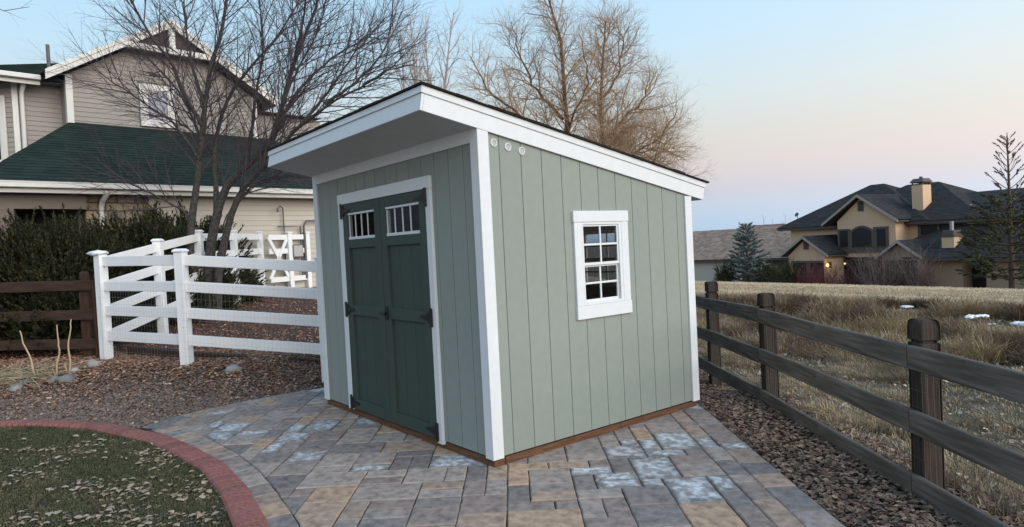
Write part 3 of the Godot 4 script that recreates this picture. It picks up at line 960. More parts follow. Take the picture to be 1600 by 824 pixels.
func make_rail_fence() -> void:
	rng.seed = 31
	var o := thing("rail_fence", "weathered dark three rail timber fence with wire mesh beside the patio", "fence", V(2.43, 0, -4.0))
	var posts := [V(2.475, 0, -1.56), V(2.475, 0, -4.03), V(2.475, 0, -6.50), V(2.46, -0.2, -8.25), V(2.46, -0.25, -10.6)]
	var tops := [1.05, 1.06, 1.045, 1.07, 1.06]
	var base := Transform3D(Basis(), -o.position)
	for k in posts.size():
		var p: Vector3 = posts[k]
		var b := Buf.new()
		var w := 0.066
		var H: float = tops[k]
		var ring := func(y: float, r: float, c: float) -> PackedVector3Array:
			var out := PackedVector3Array()
			for q in [[1, -1, 0], [1, 1, 0], [-1, 1, 0], [-1, -1, 0]]:
				out.append(V(q[0] * r - (c * q[0] if q[0] == q[1] else 0.0), y, q[1] * r - (c * q[1] if q[0] != q[1] else 0.0)))
				out.append(V(q[0] * r - (c * q[0] if q[0] != q[1] else 0.0), y, q[1] * r - (c * q[1] if q[0] == q[1] else 0.0)))
			return out
		var levels := [[-0.3, w, 0.010], [0.3, w, 0.010], [0.6, w * 0.985, 0.010], [H - 0.145, w, 0.010], [H - 0.140, w - 0.012, 0.012], [H - 0.128, w - 0.012, 0.012], [H - 0.122, w * 1.02, 0.010], [H - 0.05, w * 1.02, 0.010], [H - 0.014, w * 1.0, 0.014], [H, w * 0.90, 0.020]]
		for j in levels.size() - 1:
			var r0: PackedVector3Array = ring.call(levels[j][0], levels[j][1], levels[j][2])
			var r1: PackedVector3Array = ring.call(levels[j + 1][0], levels[j + 1][1], levels[j + 1][2])
			for s in 8: b.quad_out(r0[s], r0[(s + 1) % 8], r1[(s + 1) % 8], r1[s], V(0, (levels[j][0] + levels[j + 1][0]) * 0.5, 0))
		var tp: PackedVector3Array = ring.call(H, w * 0.90, 0.020)
		for s in 8: b.tri_out(tp[s], tp[(s + 1) % 8], V(0, H + 0.006, 0), V(0, 0, 0))
		b.col = tint(Color(1, 1, 1), R(0.85, 1.15))
		var xf := base * Transform3D(Basis(Vector3.UP, R(-0.05, 0.05)) * Basis(Vector3.BACK, R(-0.012, 0.012)), V(p.x, 0, p.z))
		part(o, "post", b, M.post, xf)
	for k in posts.size() - 1:
		var n := 0
		for y in [0.834, 0.440, 0.040]:
			var a: Vector3 = posts[k] + V(-0.0865, 0, 0); var e: Vector3 = posts[k + 1] + V(-0.0865, 0, 0)
			a.y = y + R(-0.005, 0.005); e.y = y + R(-0.005, 0.005) - (0.03 if k >= 2 else 0.0)
			if k == 3: a.y -= 0.03
			a.z -= 0.004; e.z += 0.004
			var mesh := board_mesh(a.distance_to(e), 0.143, 0.037, M.rail, 100 + k * 3 + n)
			put(o, "rail", mesh, base * span(a, e))
			n += 1
	var wr := Buf.new()
	for k in posts.size() - 1:
		var a: Vector3 = posts[k] + V(-0.0655, 0, 0); var e: Vector3 = posts[k + 1] + V(-0.0655, 0, 0)
		var n := int(a.distance_to(e) / 0.052)
		for j in n:
			var q := a.lerp(e, (j + 0.5) / n)
			wr.tube(PackedVector3Array([V(q.x + R(-0.002, 0.002), q.y - 0.02, q.z), V(q.x + R(-0.002, 0.002), 0.86, q.z + R(-0.003, 0.003))]), PackedFloat32Array([0.0017, 0.0017]), 3, false)
		for j in 9:
			var y := 0.01 + j * 0.104
			wr.tube(PackedVector3Array([V(a.x - 0.003, y, a.z), V((a.x + e.x) * 0.5 - 0.003, y - 0.006, (a.z + e.z) * 0.5), V(e.x - 0.003, y, e.z)]), PackedFloat32Array([0.0016, 0.0016, 0.0016]), 3, false)
	stuff(part(o, "wire_mesh", wr, M.wire, base))

func vinyl_post(o: Node3D, at_: Vector3, h: float, turn: float) -> void:
	var b := Buf.new()
	b.bx(V(-0.0635, -0.15, -0.0635), V(0.0635, h - 0.045, 0.0635), 0.006)
	var p := part(o, "post", b, M.vinyl, at(at_, turn))
	var c := Buf.new()
	c.bx(V(-0.078, h - 0.045, -0.078), V(0.078, h - 0.02, 0.078), 0.006)
	c.quad(V(-0.072, h - 0.02, 0.072), V(0.072, h - 0.02, 0.072), V(0.05, h, 0.05), V(-0.05, h, 0.05)); c.quad(V(0.072, h - 0.02, 0.072), V(0.072, h - 0.02, -0.072), V(0.05, h, -0.05), V(0.05, h, 0.05))
	c.quad(V(0.072, h - 0.02, -0.072), V(-0.072, h - 0.02, -0.072), V(-0.05, h, -0.05), V(0.05, h, -0.05)); c.quad(V(-0.072, h - 0.02, -0.072), V(-0.072, h - 0.02, 0.072), V(-0.05, h, 0.05), V(-0.05, h, -0.05))
	c.quad(V(-0.05, h, 0.05), V(0.05, h, 0.05), V(0.05, h, -0.05), V(-0.05, h, -0.05))
	part(p, "post_cap", c, M.vinyl)

func vinyl_run(o: Node3D, posts: Array, h: float, rails: Array, skip := {}) -> void:
	for k in posts.size():
		var p: Vector3 = posts[k]
		var q: Vector3 = posts[k + 1] if k + 1 < posts.size() else posts[k - 1]
		vinyl_post(o, p, h, rad_to_deg(-atan2(q.z - p.z, q.x - p.x)))
	for k in posts.size() - 1:
		if skip.has(k): continue
		for y in rails:
			var a: Vector3 = posts[k] + V(0, y, 0); var e: Vector3 = posts[k + 1] + V(0, y, 0)
			var b := Buf.new()
			b.box(Transform3D(), V(a.distance_to(e) - 0.11, 0.14, 0.04), 0.005)
			part(o, "rail", b, M.vinyl, span(a, e))

func make_white_fence() -> void:
	rng.seed = 37
	var rails := [1.40, 1.05, 0.70, 0.34]
	var front := thing("vinyl_fence", "white four rail vinyl fence with wire mesh running behind the gravel bed", "fence")
	var fp := [V(-5.86, 0.31, -9.5), V(-4.37, 0.27, -8.8), V(-2.43, 0.09, -8.5), V(-0.1, -0.05, -8.45)]
	vinyl_run(front, fp, 1.55, rails)
	var wr := Buf.new()
	for k in 3:
		var a: Vector3 = fp[k]; var e: Vector3 = fp[k + 1]
		var nrm := (e - a).cross(Vector3.UP).normalized() * 0.0665
		if nrm.z < 0.0: nrm = -nrm
		var n := int(a.distance_to(e) / 0.055)
		for j in n:
			var q := a.lerp(e, (j + 0.5) / n) + nrm
			wr.tube(PackedVector3Array([q + V(0, 0.0, 0), q + V(R(-0.004, 0.004), 1.09, 0)]), PackedFloat32Array([0.0008, 0.0008]), 3, false)
		for j in 12:
			wr.tube(PackedVector3Array([a + nrm + V(0, 0.04 + j * 0.095, 0.002), e + nrm + V(0, 0.04 + j * 0.095, 0.002)]), PackedFloat32Array([0.0008, 0.0008]), 3, false)
	stuff(part(front, "wire_mesh", wr, M.wire_pale))
	var back := thing("vinyl_fence", "white vinyl fence running from the front corner back towards the house behind the bare tree", "fence")
	vinyl_run(back, [V(-5.80, 0.51, -10.95), V(-5.85, 0.70, -12.5), V(-5.9, 0.74, -14.2), V(-6.13, 0.78, -16.3)], 1.54, rails)
	for y in rails:
		var b := Buf.new()
		var a := V(-5.84, y + 0.31, -9.57); var e := V(-5.80, y + 0.51, -10.95)
		b.box(Transform3D(), V(a.distance_to(e) - 0.11, 0.14, 0.04), 0.005)
		part(back, "rail", b, M.vinyl, span(a, e))
	var tm := thing("landscape_timber", "dark timber edging lying along the ground behind the front white fence", "edging timber", V(-4.1, 0.2, -9.2))
	for q in [[V(-5.7, 0.36, -9.85), V(-4.32, 0.30, -9.15)], [V(-4.28, 0.30, -9.13), V(-2.0, 0.10, -8.95)]]:
		put(tm, "timber", board_mesh(q[0].distance_to(q[1]), 0.15, 0.14, M.rail_brown, 900), Transform3D(Basis(), -tm.position) * span(q[0], q[1]))
	var gate := thing("vinyl_gate", "white vinyl gate with diagonal braces near the house wall", "gate")
	var ga := V(-6.02, 0.78, -16.42); var gm := V(-5.66, 0.78, -17.0); var ge := V(-5.36, 0.78, -17.5)
	for p in [gm, ge]: vinyl_post(gate, p, 1.52, 58.0)
	for s in [[ga, gm], [gm, ge]]:
		for y in [1.38, 1.03, 0.66, 0.32]:
			var b := Buf.new(); b.box(Transform3D(), V(s[0].distance_to(s[1]) - 0.12, 0.13, 0.04), 0.005)
			part(gate, "rail", b, M.vinyl, span(s[0] + V(0, y, 0), s[1] + V(0, y, 0)))
	for s in [[V(0, 0.34, 0), V(0, 1.38, 0)], [V(0, 1.38, 0), V(0, 0.34, 0)]]:
		var b := Buf.new()
		var a: Vector3 = ga + s[0]; var e: Vector3 = gm + s[1]
		b.bar(a + V(0.06, 0, 0.03), e + V(-0.02, 0, 0.05), 0.03, 0.085, 0.004)
		part(gate, "brace", b, M.vinyl)

func make_brown_fence() -> void:
	rng.seed = 41
	var o := thing("timber_fence", "dark brown three rail timber fence in front of the junipers at the left", "fence", V(-6.3, 0.35, -9.7))
	var base := Transform3D(Basis(), -o.position)
	var n := 0
	for y in [1.385, 0.955, 0.53]:
		var a := V(-8.9, y + 0.03, -10.05); var e := V(-6.07, y - 0.01, -9.66)
		put(o, "rail", board_mesh(a.distance_to(e), 0.15, 0.038, M.rail_brown, 300 + n), base * span(a, e))
		n += 1
	for p in [V(-6.30, 0.2, -9.80), V(-8.75, 0.2, -10.13)]:
		var b := Buf.new()
		b.bx(V(-0.065, 0, -0.065), V(0.065, 1.22, 0.065), 0.012)
		b.bx(V(-0.058, 1.222, -0.058), V(0.058, 1.38, 0.058), 0.03)
		part(o, "post", b, M.post_brown, base * at(p, R(-4, 4)))
	var pl := Buf.new()
	pl.bx(V(-0.045, 0, -0.018), V(0.045, 1.22, 0.018), 0.004)
	part(o, "end_plank", pl, M.post_brown, base * at(V(-6.02, 0.22, -9.6), 30))


# ---------------------------------------------------------------- house parts
func shingle_quad(b: Buf, el: Vector3, er: Vector3, tr: Vector3, tl: Vector3, expo: float, tab: float, c: Color, lift := 0.012) -> void:   # eave left/right, top right/left, seen from outside
	var n := maxi(1, int(round(((tl + tr) * 0.5).distance_to((el + er) * 0.5) / expo)))
	var nn := (er - el).cross(tl - el)
	if nn.length() < 0.001: nn = (er - el).cross(tr - el)
	nn = nn.normalized()
	for k in n:
		var t0 := float(k) / n; var t1 := float(k + 1) / n
		var a0 := el.lerp(tl, t0); var e0 := er.lerp(tr, t0)
		var a1 := el.lerp(tl, t1); var e1 := er.lerp(tr, t1)
		var w := a0.distance_to(e0)
		var m := maxi(1, int(w / tab))
		var off := R(0.0, 1.0) / m
		for j in m + 1:
			var u0 := clampf(float(j) / m - off, 0.0, 1.0); var u1 := clampf(float(j + 1) / m - off, 0.0, 1.0)
			if u1 - u0 < 0.0005: continue
			b.col = tint(c, R(0.72, 1.35))
			var p := a0.lerp(e0, u0) + nn * lift * R(0.8, 1.3); var q := a0.lerp(e0, u1) + nn * lift * R(0.8, 1.3)
			b.quad(p, q, a1.lerp(e1, u1) + nn * 0.002, a1.lerp(e1, u0) + nn * 0.002)
			b.quad(a0.lerp(e0, u0) - nn * 0.004, a0.lerp(e0, u1) - nn * 0.004, q, p)

func lap_wall(o: Node3D, outline: PackedVector2Array, xf: Transform3D, pitch: float, m: Material, holes := []) -> void:
	var lo := 1e9; var hi := -1e9
	for p in outline:
		lo = minf(lo, p.y); hi = maxf(hi, p.y)
	var back := Buf.new()
	back.slab(outline, xf * Transform3D(Basis(), V(0, 0, -0.02)), 0.12)
	var wall := part(o, "wall", back, m)
	var y := lo
	while y < hi - 0.01:
		var polys: Array = Geometry2D.intersect_polygons(outline, PackedVector2Array([V2(-99, y), V2(99, y), V2(99, y + pitch + 0.015), V2(-99, y + pitch + 0.015)]))
		for h in holes:
			var nxt: Array = []
			for q in polys: nxt.append_array(Geometry2D.clip_polygons(q, PackedVector2Array([V2(h[0], h[2]), V2(h[1], h[2]), V2(h[1], h[3]), V2(h[0], h[3])])))
			polys = nxt
		for q in polys:
			var loc := PackedVector2Array()
			for p in q: loc.append(V2(p.x, p.y - y))
			if Geometry2D.triangulate_polygon(loc).is_empty(): continue
			var b := Buf.new()
			b.col = tint(Color(1, 1, 1), R(0.95, 1.04))
			b.slab(loc, xf * Transform3D(Basis(Vector3.RIGHT, -0.015 / pitch), V(0, y, 0.012)), 0.012)
			part(wall, "siding_board", b, m)
		y += pitch

func house_window(o: Node3D, xf: Transform3D, x0: float, x1: float, y0: float, y1: float, trim: float, tm: Material, cols: int, rows: int, gm: Material = null) -> void:
	var f := Buf.new()
	for q in [[V(x0 - trim, y1, 0), V(x1 + trim, y1 + trim, 0.055)], [V(x0 - trim, y0 - trim, 0), V(x1 + trim, y0, 0.06)], [V(x0 - trim, y0, 0), V(x0, y1, 0.05)], [V(x1, y0, 0), V(x1 + trim, y1, 0.05)]]: f.bx(q[0], q[1], 0.006)
	var w := part(o, "window", f, tm, xf)
	var g := Buf.new(); g.bx(V(x0, y0, -0.05), V(x1, y1, 0.004)); part(w, "pane", g, gm if gm else M.darkglass)
	var s := Buf.new()
	var t := 0.035
	for q in [[V(x0, y1 - t, 0.004), V(x1, y1, 0.03)], [V(x0, y0, 0.004), V(x1, y0 + t, 0.03)], [V(x0, y0 + t, 0.004), V(x0 + t, y1 - t, 0.03)], [V(x1 - t, y0 + t, 0.004), V(x1, y1 - t, 0.03)]]: s.bx(q[0], q[1])
	part(w, "sash", s, tm)
	for k in range(1, cols):
		var b := Buf.new(); var x := lerpf(x0, x1, float(k) / cols); b.bx(V(x - 0.02, y0 + t, 0.004), V(x + 0.02, y1 - t, 0.025)); part(w, "mullion", b, tm)
	for k in range(1, rows):
		var b := Buf.new(); var y := lerpf(y0, y1, float(k) / rows); b.bx(V(x0 + t, y - 0.02, 0.004), V(x1 - t, y + 0.02, 0.024)); part(w, "mullion", b, tm)

func make_left_house() -> void:
	rng.seed = 53
	var G := 0.8
	var o := thing("siding_house", "grey beige two storey house with green shingle roofs and white trim behind the bare tree", "house", V(-9.564, G, -12.604), 46.0)
	# local: x along the eave, y above the house ground, z towards the viewer; the eave line is z 0
	var F := func(x: float, y: float, z: float) -> Vector3: return V(x, y - G, z)
	# ground floor wall of cream lap siding
	lap_wall(o, PackedVector2Array([V2(2.68, -0.2), V2(9.6, -0.2), V2(9.6, 2.42), V2(2.68, 2.42)]), Transform3D(Basis(), V(0, 0, -0.45)), 0.125, M.cream)
	# stone veneer at the porch end
	var sb := Buf.new(); sb.bx(V(1.46, -0.2, -0.75), V(2.68, 2.42, -0.47)); sb.c.fill(Color(0.14, 0.12, 0.10))
	var sv := part(o, "stone_veneer", sb, M.stonewall)
	var y := -0.1
	while y < 2.38:
		var h := R(0.13, 0.22); var x := 1.465
		while x < 2.66:
			var w := minf(R(0.18, 0.42), 2.675 - x)
			if w > 0.04:
				var b := Buf.new()
				b.col = tint(Color(0.30, 0.26, 0.21).lerp(Color(0.38, 0.30, 0.21), rng.randf()), R(0.6, 1.2))
				b.box(at(V(x + w * 0.5, y + h * 0.5, -0.45)), V(w - 0.012, minf(h, 2.41 - y) - 0.012, R(0.06, 0.1)), 0.012)
				part(sv, "stone", b, M.stonewall)
			x += w
		y += h
	# the open porch: ceiling, back wall, a dark window and a stone pier
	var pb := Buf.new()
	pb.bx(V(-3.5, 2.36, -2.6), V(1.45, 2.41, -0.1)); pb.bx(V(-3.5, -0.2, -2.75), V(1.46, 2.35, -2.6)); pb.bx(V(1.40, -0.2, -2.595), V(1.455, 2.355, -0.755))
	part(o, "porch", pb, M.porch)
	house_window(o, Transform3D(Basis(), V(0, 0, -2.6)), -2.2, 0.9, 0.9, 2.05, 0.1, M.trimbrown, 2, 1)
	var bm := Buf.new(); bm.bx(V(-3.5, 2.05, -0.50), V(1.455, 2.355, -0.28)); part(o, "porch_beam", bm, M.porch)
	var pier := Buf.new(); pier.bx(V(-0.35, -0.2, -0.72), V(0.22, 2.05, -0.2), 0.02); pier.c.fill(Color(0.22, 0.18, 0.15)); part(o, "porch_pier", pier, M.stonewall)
	var pl := Buf.new(); pl.lathe(at(V(0.55, 2.357, -1.2)), PackedVector2Array([V2(0.0, -0.075), V2(0.09, -0.06), V2(0.11, -0.02), V2(0.11, 0.0)]), 12); part(o, "porch_light", pl, M.pipe)
	# lower hip roof
	var e0 := -0.55; var e1 := 9.9; var ye := 2.55; var pt := 0.6; var run := 3.0
	var rb := Buf.new()
	var A := V(e0, ye, 0); var B := V(e1, ye, 0); var C := V(e1 - run, ye + pt * run, -run); var D := V(e0 + run, ye + pt * run, -run)
	var A2 := V(e0, ye, -7.0); var B2 := V(e1, ye, -7.0)
	D.x = 1.9
	A.x = -0.45
	for f in [[A, B, C, D], [A2, A, D, D], [B, B2, C, C]]:
		rb.quad(f[0] - V(0, 0.02, 0), f[1] - V(0, 0.02, 0), f[2] - V(0, 0.02, 0), f[3] - V(0, 0.02, 0))
	rb.quad(A - V(0, 0.12, 0), A2 - V(0, 0.12, 0), B2 - V(0, 0.12, 0), B - V(0, 0.12, 0))
	var lr := part(o, "lower_roof", rb, M.groove)
	var green := Color(0.021, 0.045, 0.038)
	var sg := Buf.new()
	shingle_quad(sg, A, B, C, D, 0.145, 0.33, green)
	shingle_quad(sg, A2, A, D, D, 0.145, 0.33, green)
	shingle_quad(sg, B, B2, C, C, 0.145, 0.33, green)
	stuff(part(lr, "shingles", sg, M.shingle))
	var gu := Buf.new()
	for s in [[V(e0 - 0.05, ye - 0.115, 0.01), V(e1 + 0.05, ye + 0.0, 0.125)], [V(e0 - 0.05, ye - 0.02, 0.126), V(e1 + 0.05, ye + 0.005, 0.135)], [V(e0, ye - 0.21, -0.03), V(e1, ye - 0.118, 0.0)]]: gu.bx(s[0], s[1], 0.01)
	part(o, "gutter", gu, M.housewhite)
	var so := Buf.new(); so.bx(V(1.46, 2.425, -0.55), V(e1, 2.445, 0.0)); part(o, "soffit", so, M.porch)
	var ds := Buf.new()
	ds.tube(PackedVector3Array([V(1.76, 2.42, 0.03), V(1.76, 2.33, 0.0), V(1.74, 2.22, -0.22), V(1.74, 2.12, -0.33), V(1.74, 2.0, -0.345), V(1.74, 0.0, -0.345)]), PackedFloat32Array([0.05, 0.055, 0.055, 0.055, 0.055, 0.055]), 6)
	part(o, "downspout", ds, M.housewhite)
	# upper storey gable
	var gl := 1.84; var gr := 6.54; var gx := 4.19; var ge := 5.46; var gp := 6.90    # corners, peak, eave and peak of the wall
	var zg := -3.0
	lap_wall(o, PackedVector2Array([V2(gl, 4.05), V2(gr, 4.05), V2(gr, ge), V2(gx, gp), V2(gl, ge)]), Transform3D(Basis(), V(0, 0, zg)), 0.115, M.beige, [[3.42, 4.3, 4.36, 5.53]])
	for x in [gl, gr - 0.13]:
		var b := Buf.new(); b.bx(V(x - 0.01, 4.0, zg - 0.1), V(x + 0.135, ge + 0.02, zg + 0.05), 0.006); part(o, "corner_board", b, M.housewhite)
	house_window(o, Transform3D(Basis(), V(0, 0, zg + 0.005)), 3.60, 4.14, 4.56, 5.33, 0.16, M.housewhite, 1, 1, M.blind)
	var vent := Buf.new(); vent.bx(V(3.72, 5.74, zg), V(3.96, 5.79, zg + 0.06)); part(o, "wall_vent", vent, M.trimbrown)
	# gable roof, its rake boards and the truss in its peak
	var rl := 1.36; var rr := 7.02; var slope := (gp - ge) / (gx - gl)
	var ry := func(x: float) -> float: return gp + 0.10 - slope * absf(x - gx)
	var zo := zg + 0.42; var zk := -9.0
	var gb := Buf.new(); var gs := Buf.new()
	var tp0 := V(gx, ry.call(gx) + 0.14, zo); var tp1 := V(gx, ry.call(gx) + 0.14, zk)
	for s in [rl, rr]:
		var q0 := V(s, ry.call(s) + 0.14, zo); var q1 := V(s, ry.call(s) + 0.14, zk)
		var dn := V(0, -0.14, 0)
		gb.quad_out(q0 - V(0, 0.01, 0), q1 - V(0, 0.01, 0), tp1 - V(0, 0.01, 0), tp0 - V(0, 0.01, 0), V(gx, 0, -6))
		gb.quad_out(q0 + dn, q1 + dn, tp1 + dn, tp0 + dn, V(gx, 20, -6))
		if s == rl: shingle_quad(gs, q1, q0, tp0, tp1, 0.145, 0.33, green)
		else: shingle_quad(gs, q0, q1, tp1, tp0, 0.145, 0.33, green)
	var grf := part(o, "gable_roof", gb, M.porch)
	stuff(part(grf, "shingles", gs, M.shingle))
	for s in [rl, rr]:
		var b := Buf.new()
		var ys: float = ry.call(s)
		var yp: float = ry.call(gx)
		b.slab(PackedVector2Array([V2(s, ys - 0.06), V2(s, ys + 0.15), V2(gx, yp + 0.15), V2(gx, yp - 0.06)]), at(V(0, 0, zo + 0.03)), 0.035)
		b.slab(PackedVector2Array([V2(s, ys + 0.07), V2(s, ys + 0.165), V2(gx, yp + 0.165), V2(gx, yp + 0.07)]), at(V(0, 0, zo + 0.055)), 0.024)
		part(o, "rake_board", b, M.housewhite)
	var py := 6.33
	var tb := Buf.new(); tb.bx(V(3.0, py - 0.07, zo - 0.10), V(5.38, py + 0.08, zo + 0.0), 0.008); part(o, "truss_beam", tb, M.housewhite)
	var kp := Buf.new(); kp.bx(V(gx - 0.08, py + 0.081, zo - 0.10), V(gx + 0.08, ry.call(gx) - 0.07, zo + 0.0), 0.008); part(o, "king_post", kp, M.housewhite)
	var kb := Buf.new()
	kb.slab(PackedVector2Array([V2(3.05, py), V2(5.33, py), V2(gx, ry.call(gx) - 0.02)]), at(V(0, 0, zo - 0.16)), 0.06)
	var pd := part(o, "pediment", kb, M.trimbrown)
	for k in 6:
		var yy := py + 0.1 + k * 0.1
		var hw: float = (ry.call(gx) - 0.05 - yy) / slope - 0.05
		if hw > 0.1:
			var b := Buf.new(); b.box(Transform3D(Basis(Vector3.RIGHT, 0.5), V(gx, yy, zo - 0.14)), V(hw * 2.0, 0.085, 0.014)); part(pd, "slat", b, M.trimbrown)
	# the wing set back at the left, its window, eave and roof
	lap_wall(o, PackedVector2Array([V2(0.86, 2.9), V2(1.84, 2.9), V2(1.84, 5.33), V2(0.86, 5.33)]), Transform3D(Basis(), V(0, 0, -3.5)), 0.115, M.beige)
	var rt := Buf.new(); rt.bx(V(1.84, 3.4, -3.6), V(1.95, 5.4, -3.105)); part(o, "return_wall", rt, M.beige)
	var ls := Transform3D(Basis(Vector3.UP, -PI / 4), V(0.86, 0, -3.5))    # wall that faces left, local x runs towards the viewer
	lap_wall(o, PackedVector2Array([V2(-6.0, 2.6), V2(0.0, 2.6), V2(0.0, 5.33), V2(-6.0, 5.33)]), ls, 0.115, M.beige)
	house_window(o, ls * Transform3D(Basis(), V(0, 0, 0.02)), -0.98, -0.26, 3.42, 4.82, 0.12, M.housewhite, 2, 1)
	var cb := Buf.new(); cb.bx(V(0.855, 2.8, -3.62), V(0.97, 5.33, -3.45), 0.006); part(o, "corner_board", cb, M.housewhite)
	var d2 := Buf.new(); d2.tube(PackedVector3Array([V(1.04, 5.28, -3.1), V(1.04, 5.12, -3.2), V(1.04, 5.02, -3.40), V(1.04, 3.0, -3.41)]), PackedFloat32Array([0.05, 0.05, 0.05, 0.05]), 6); part(o, "downspout", d2, M.housewhite)
	var mr := Buf.new(); var ms := Buf.new()
	var h0 := V(-0.1, 5.36, -3.0); var h1 := V(rl + 0.25, 5.36, -3.0); var h2 := V(9.0, 7.1, -8.0); var h3 := V(3.2, 7.1, -8.0); var h4 := V(-0.1, 5.36, -13.0)
	mr.quad(h0 - V(0, 0.03, 0), V(5.0, 5.33, -3.0), V(9.0, 7.07, -8), h3 - V(0, 0.03, 0)); mr.tri(h4 - V(0, 0.015, 0), h0 - V(0, 0.015, 0), h3 - V(0, 0.015, 0)); mr.quad(h0 - V(0, 0.1, 0), h4 - V(0, 0.1, 0), V(9, 5.26, -13), V(9, 5.26, -3.6))
	var mrf := part(o, "main_roof", mr, M.porch)
	shingle_quad(ms, h0, V(5.0, 5.36, -3.0), V(9.0, 7.1, -8), h3, 0.145, 0.33, green)
	shingle_quad(ms, h4, h0, h3, h3, 0.145, 0.33, green)
	stuff(part(mrf, "shingles", ms, M.shingle))
	var g2 := Buf.new(); g2.bx(V(-0.15, 5.25, -3.0), V(rl - 0.02, 5.36, -2.88), 0.01); g2.bx(V(-0.13, 5.15, -3.05), V(rl - 0.02, 5.246, -3.005), 0.006); g2.bx(V(-0.24, 5.25, -9.0), V(-0.12, 5.36, -3.005), 0.01)
	part(o, "gutter", g2, M.housewhite)
	# body behind, so that the house is closed
	var bd := Buf.new(); bd.bx(V(1.47, -0.2, -9.0), V(9.55, 2.40, -0.78)); bd.bx(V(1.95, 2.5, -9.0), V(6.5, 5.3, -3.15)); bd.bx(V(1.2, 2.5, -12.0), V(9.0, 5.2, -3.75)); part(o, "rear_walls", bd, M.beige)
	var vp := Buf.new(); vp.tube(PackedVector3Array([V(2.0, 6.0, -5.2), V(2.0, 6.75, -5.2)]), PackedFloat32Array([0.045, 0.045]), 8); part(o, "roof_vent_pipe", vp, M.pipe)
	# plumbing on the wall by the gate
	var sh := thing("outdoor_shower", "dark hose spout and bent pipe frame on the cream wall by the white gate", "shower", o.transform * V(6.1, 0.18, -0.40), 46.0)
	var s1 := Buf.new()
	s1.tube(PackedVector3Array([V(-0.28, 0.3, 0.05), V(-0.28, 1.78, 0.05), V(-0.30, 1.93, 0.08), V(-0.42, 1.97, 0.16), V(-0.50, 1.90, 0.2), V(-0.51, 1.82, 0.21)]), PackedFloat32Array([0.016, 0.016, 0.016, 0.016, 0.018, 0.03]), 6)
	part(sh, "spout", s1, M.pipe)
	var s2 := Buf.new()
	s2.tube(PackedVector3Array([V(-0.45, 1.46, 0.06), V(0.16, 1.46, 0.06), V(0.16, 0.1, 0.06)]), PackedFloat32Array([0.018, 0.02, 0.02]), 6)
	s2.tube(PackedVector3Array([V(0.26, 0.1, 0.07), V(0.26, 1.46, 0.07), V(0.34, 1.60, 0.07), V(0.72, 1.60, 0.07), V(0.80, 1.46, 0.07), V(0.80, 0.1, 0.07)]), PackedFloat32Array([0.026, 0.026, 0.026, 0.026, 0.026, 0.026]), 6)
	part(sh, "pipe_frame", s2, M.pipe)
	var s3 := Buf.new(); s3.box(at(V(-0.02, 0.82, 0.14)), V(0.3, 0.34, 0.2), 0.03); part(sh, "meter_box", s3, M.metal)

func hip(o: Node3D, b: Buf, lo: Vector3, hi: Vector3, r0: float, r1: float, ry: float, c: Color) -> void:    # eave rectangle at lo.y, ridge along x from r0 to r1
	var zm := (lo.z + hi.z) * 0.5
	var a := V(lo.x, lo.y, hi.z); var e := V(hi.x, lo.y, hi.z); var f := V(hi.x, lo.y, lo.z); var g := V(lo.x, lo.y, lo.z)
	var p := V(r0, ry, zm); var q := V(r1, ry, zm)
	shingle_quad(b, a, e, q, p, 0.19, 0.34, c, 0.012); shingle_quad(b, f, g, p, q, 0.19, 0.34, c, 0.012)
	shingle_quad(b, e, f, q, q, 0.19, 0.34, c, 0.012); shingle_quad(b, g, a, p, p, 0.19, 0.34, c, 0.012)
	var k := Buf.new()
	for w in [[a, e, q, p], [f, g, p, q]]: k.quad(w[0] - V(0, 0.03, 0), w[1] - V(0, 0.03, 0), w[2] - V(0, 0.03, 0), w[3] - V(0, 0.03, 0))
	k.tri(e - V(0, 0.03, 0), f - V(0, 0.03, 0), q - V(0, 0.03, 0)); k.tri(g - V(0, 0.03, 0), a - V(0, 0.03, 0), p - V(0, 0.03, 0))
	k.bx(V(lo.x + 0.05, lo.y - 0.22, lo.z + 0.05), V(hi.x - 0.05, lo.y - 0.035, hi.z - 0.05))
	part(o, "eave", k, M.trimbrown)

func gable(o: Node3D, x0: float, x1: float, ye: float, yp: float, zf: float, zb: float, c: Color) -> void:   # gable roof with its ridge along z, wall below the rakes built apart
	var xm := (x0 + x1) * 0.5
	var b := Buf.new()
	var t := V(0, 0.16, 0)
	shingle_quad(b, V(x0, ye, zb) + t, V(x0, ye, zf) + t, V(xm, yp, zf) + t, V(xm, yp, zb) + t, 0.19, 0.34, c, 0.012)
	shingle_quad(b, V(x1, ye, zf) + t, V(x1, ye, zb) + t, V(xm, yp, zb) + t, V(xm, yp, zf) + t, 0.19, 0.34, c, 0.012)
	var k := Buf.new()
	for s in [x0, x1]: k.quad_out(V(s, ye, zb), V(s, ye, zf), V(xm, yp, zf), V(xm, yp, zb), V(xm, 50, zf))
	var r := part(o, "gable_roof", k, M.trimbrown)
	stuff(part(r, "shingles", b, M.shingle))
	for s in [x0, x1]:
		var f := Buf.new()
		f.slab(PackedVector2Array([V2(s, ye - 0.03), V2(s, ye + 0.15), V2(xm, yp + 0.15), V2(xm, yp - 0.03)]), at(V(0, 0, zf + 0.03)), 0.06)
		part(o, "rake_board", f, M.fascia)

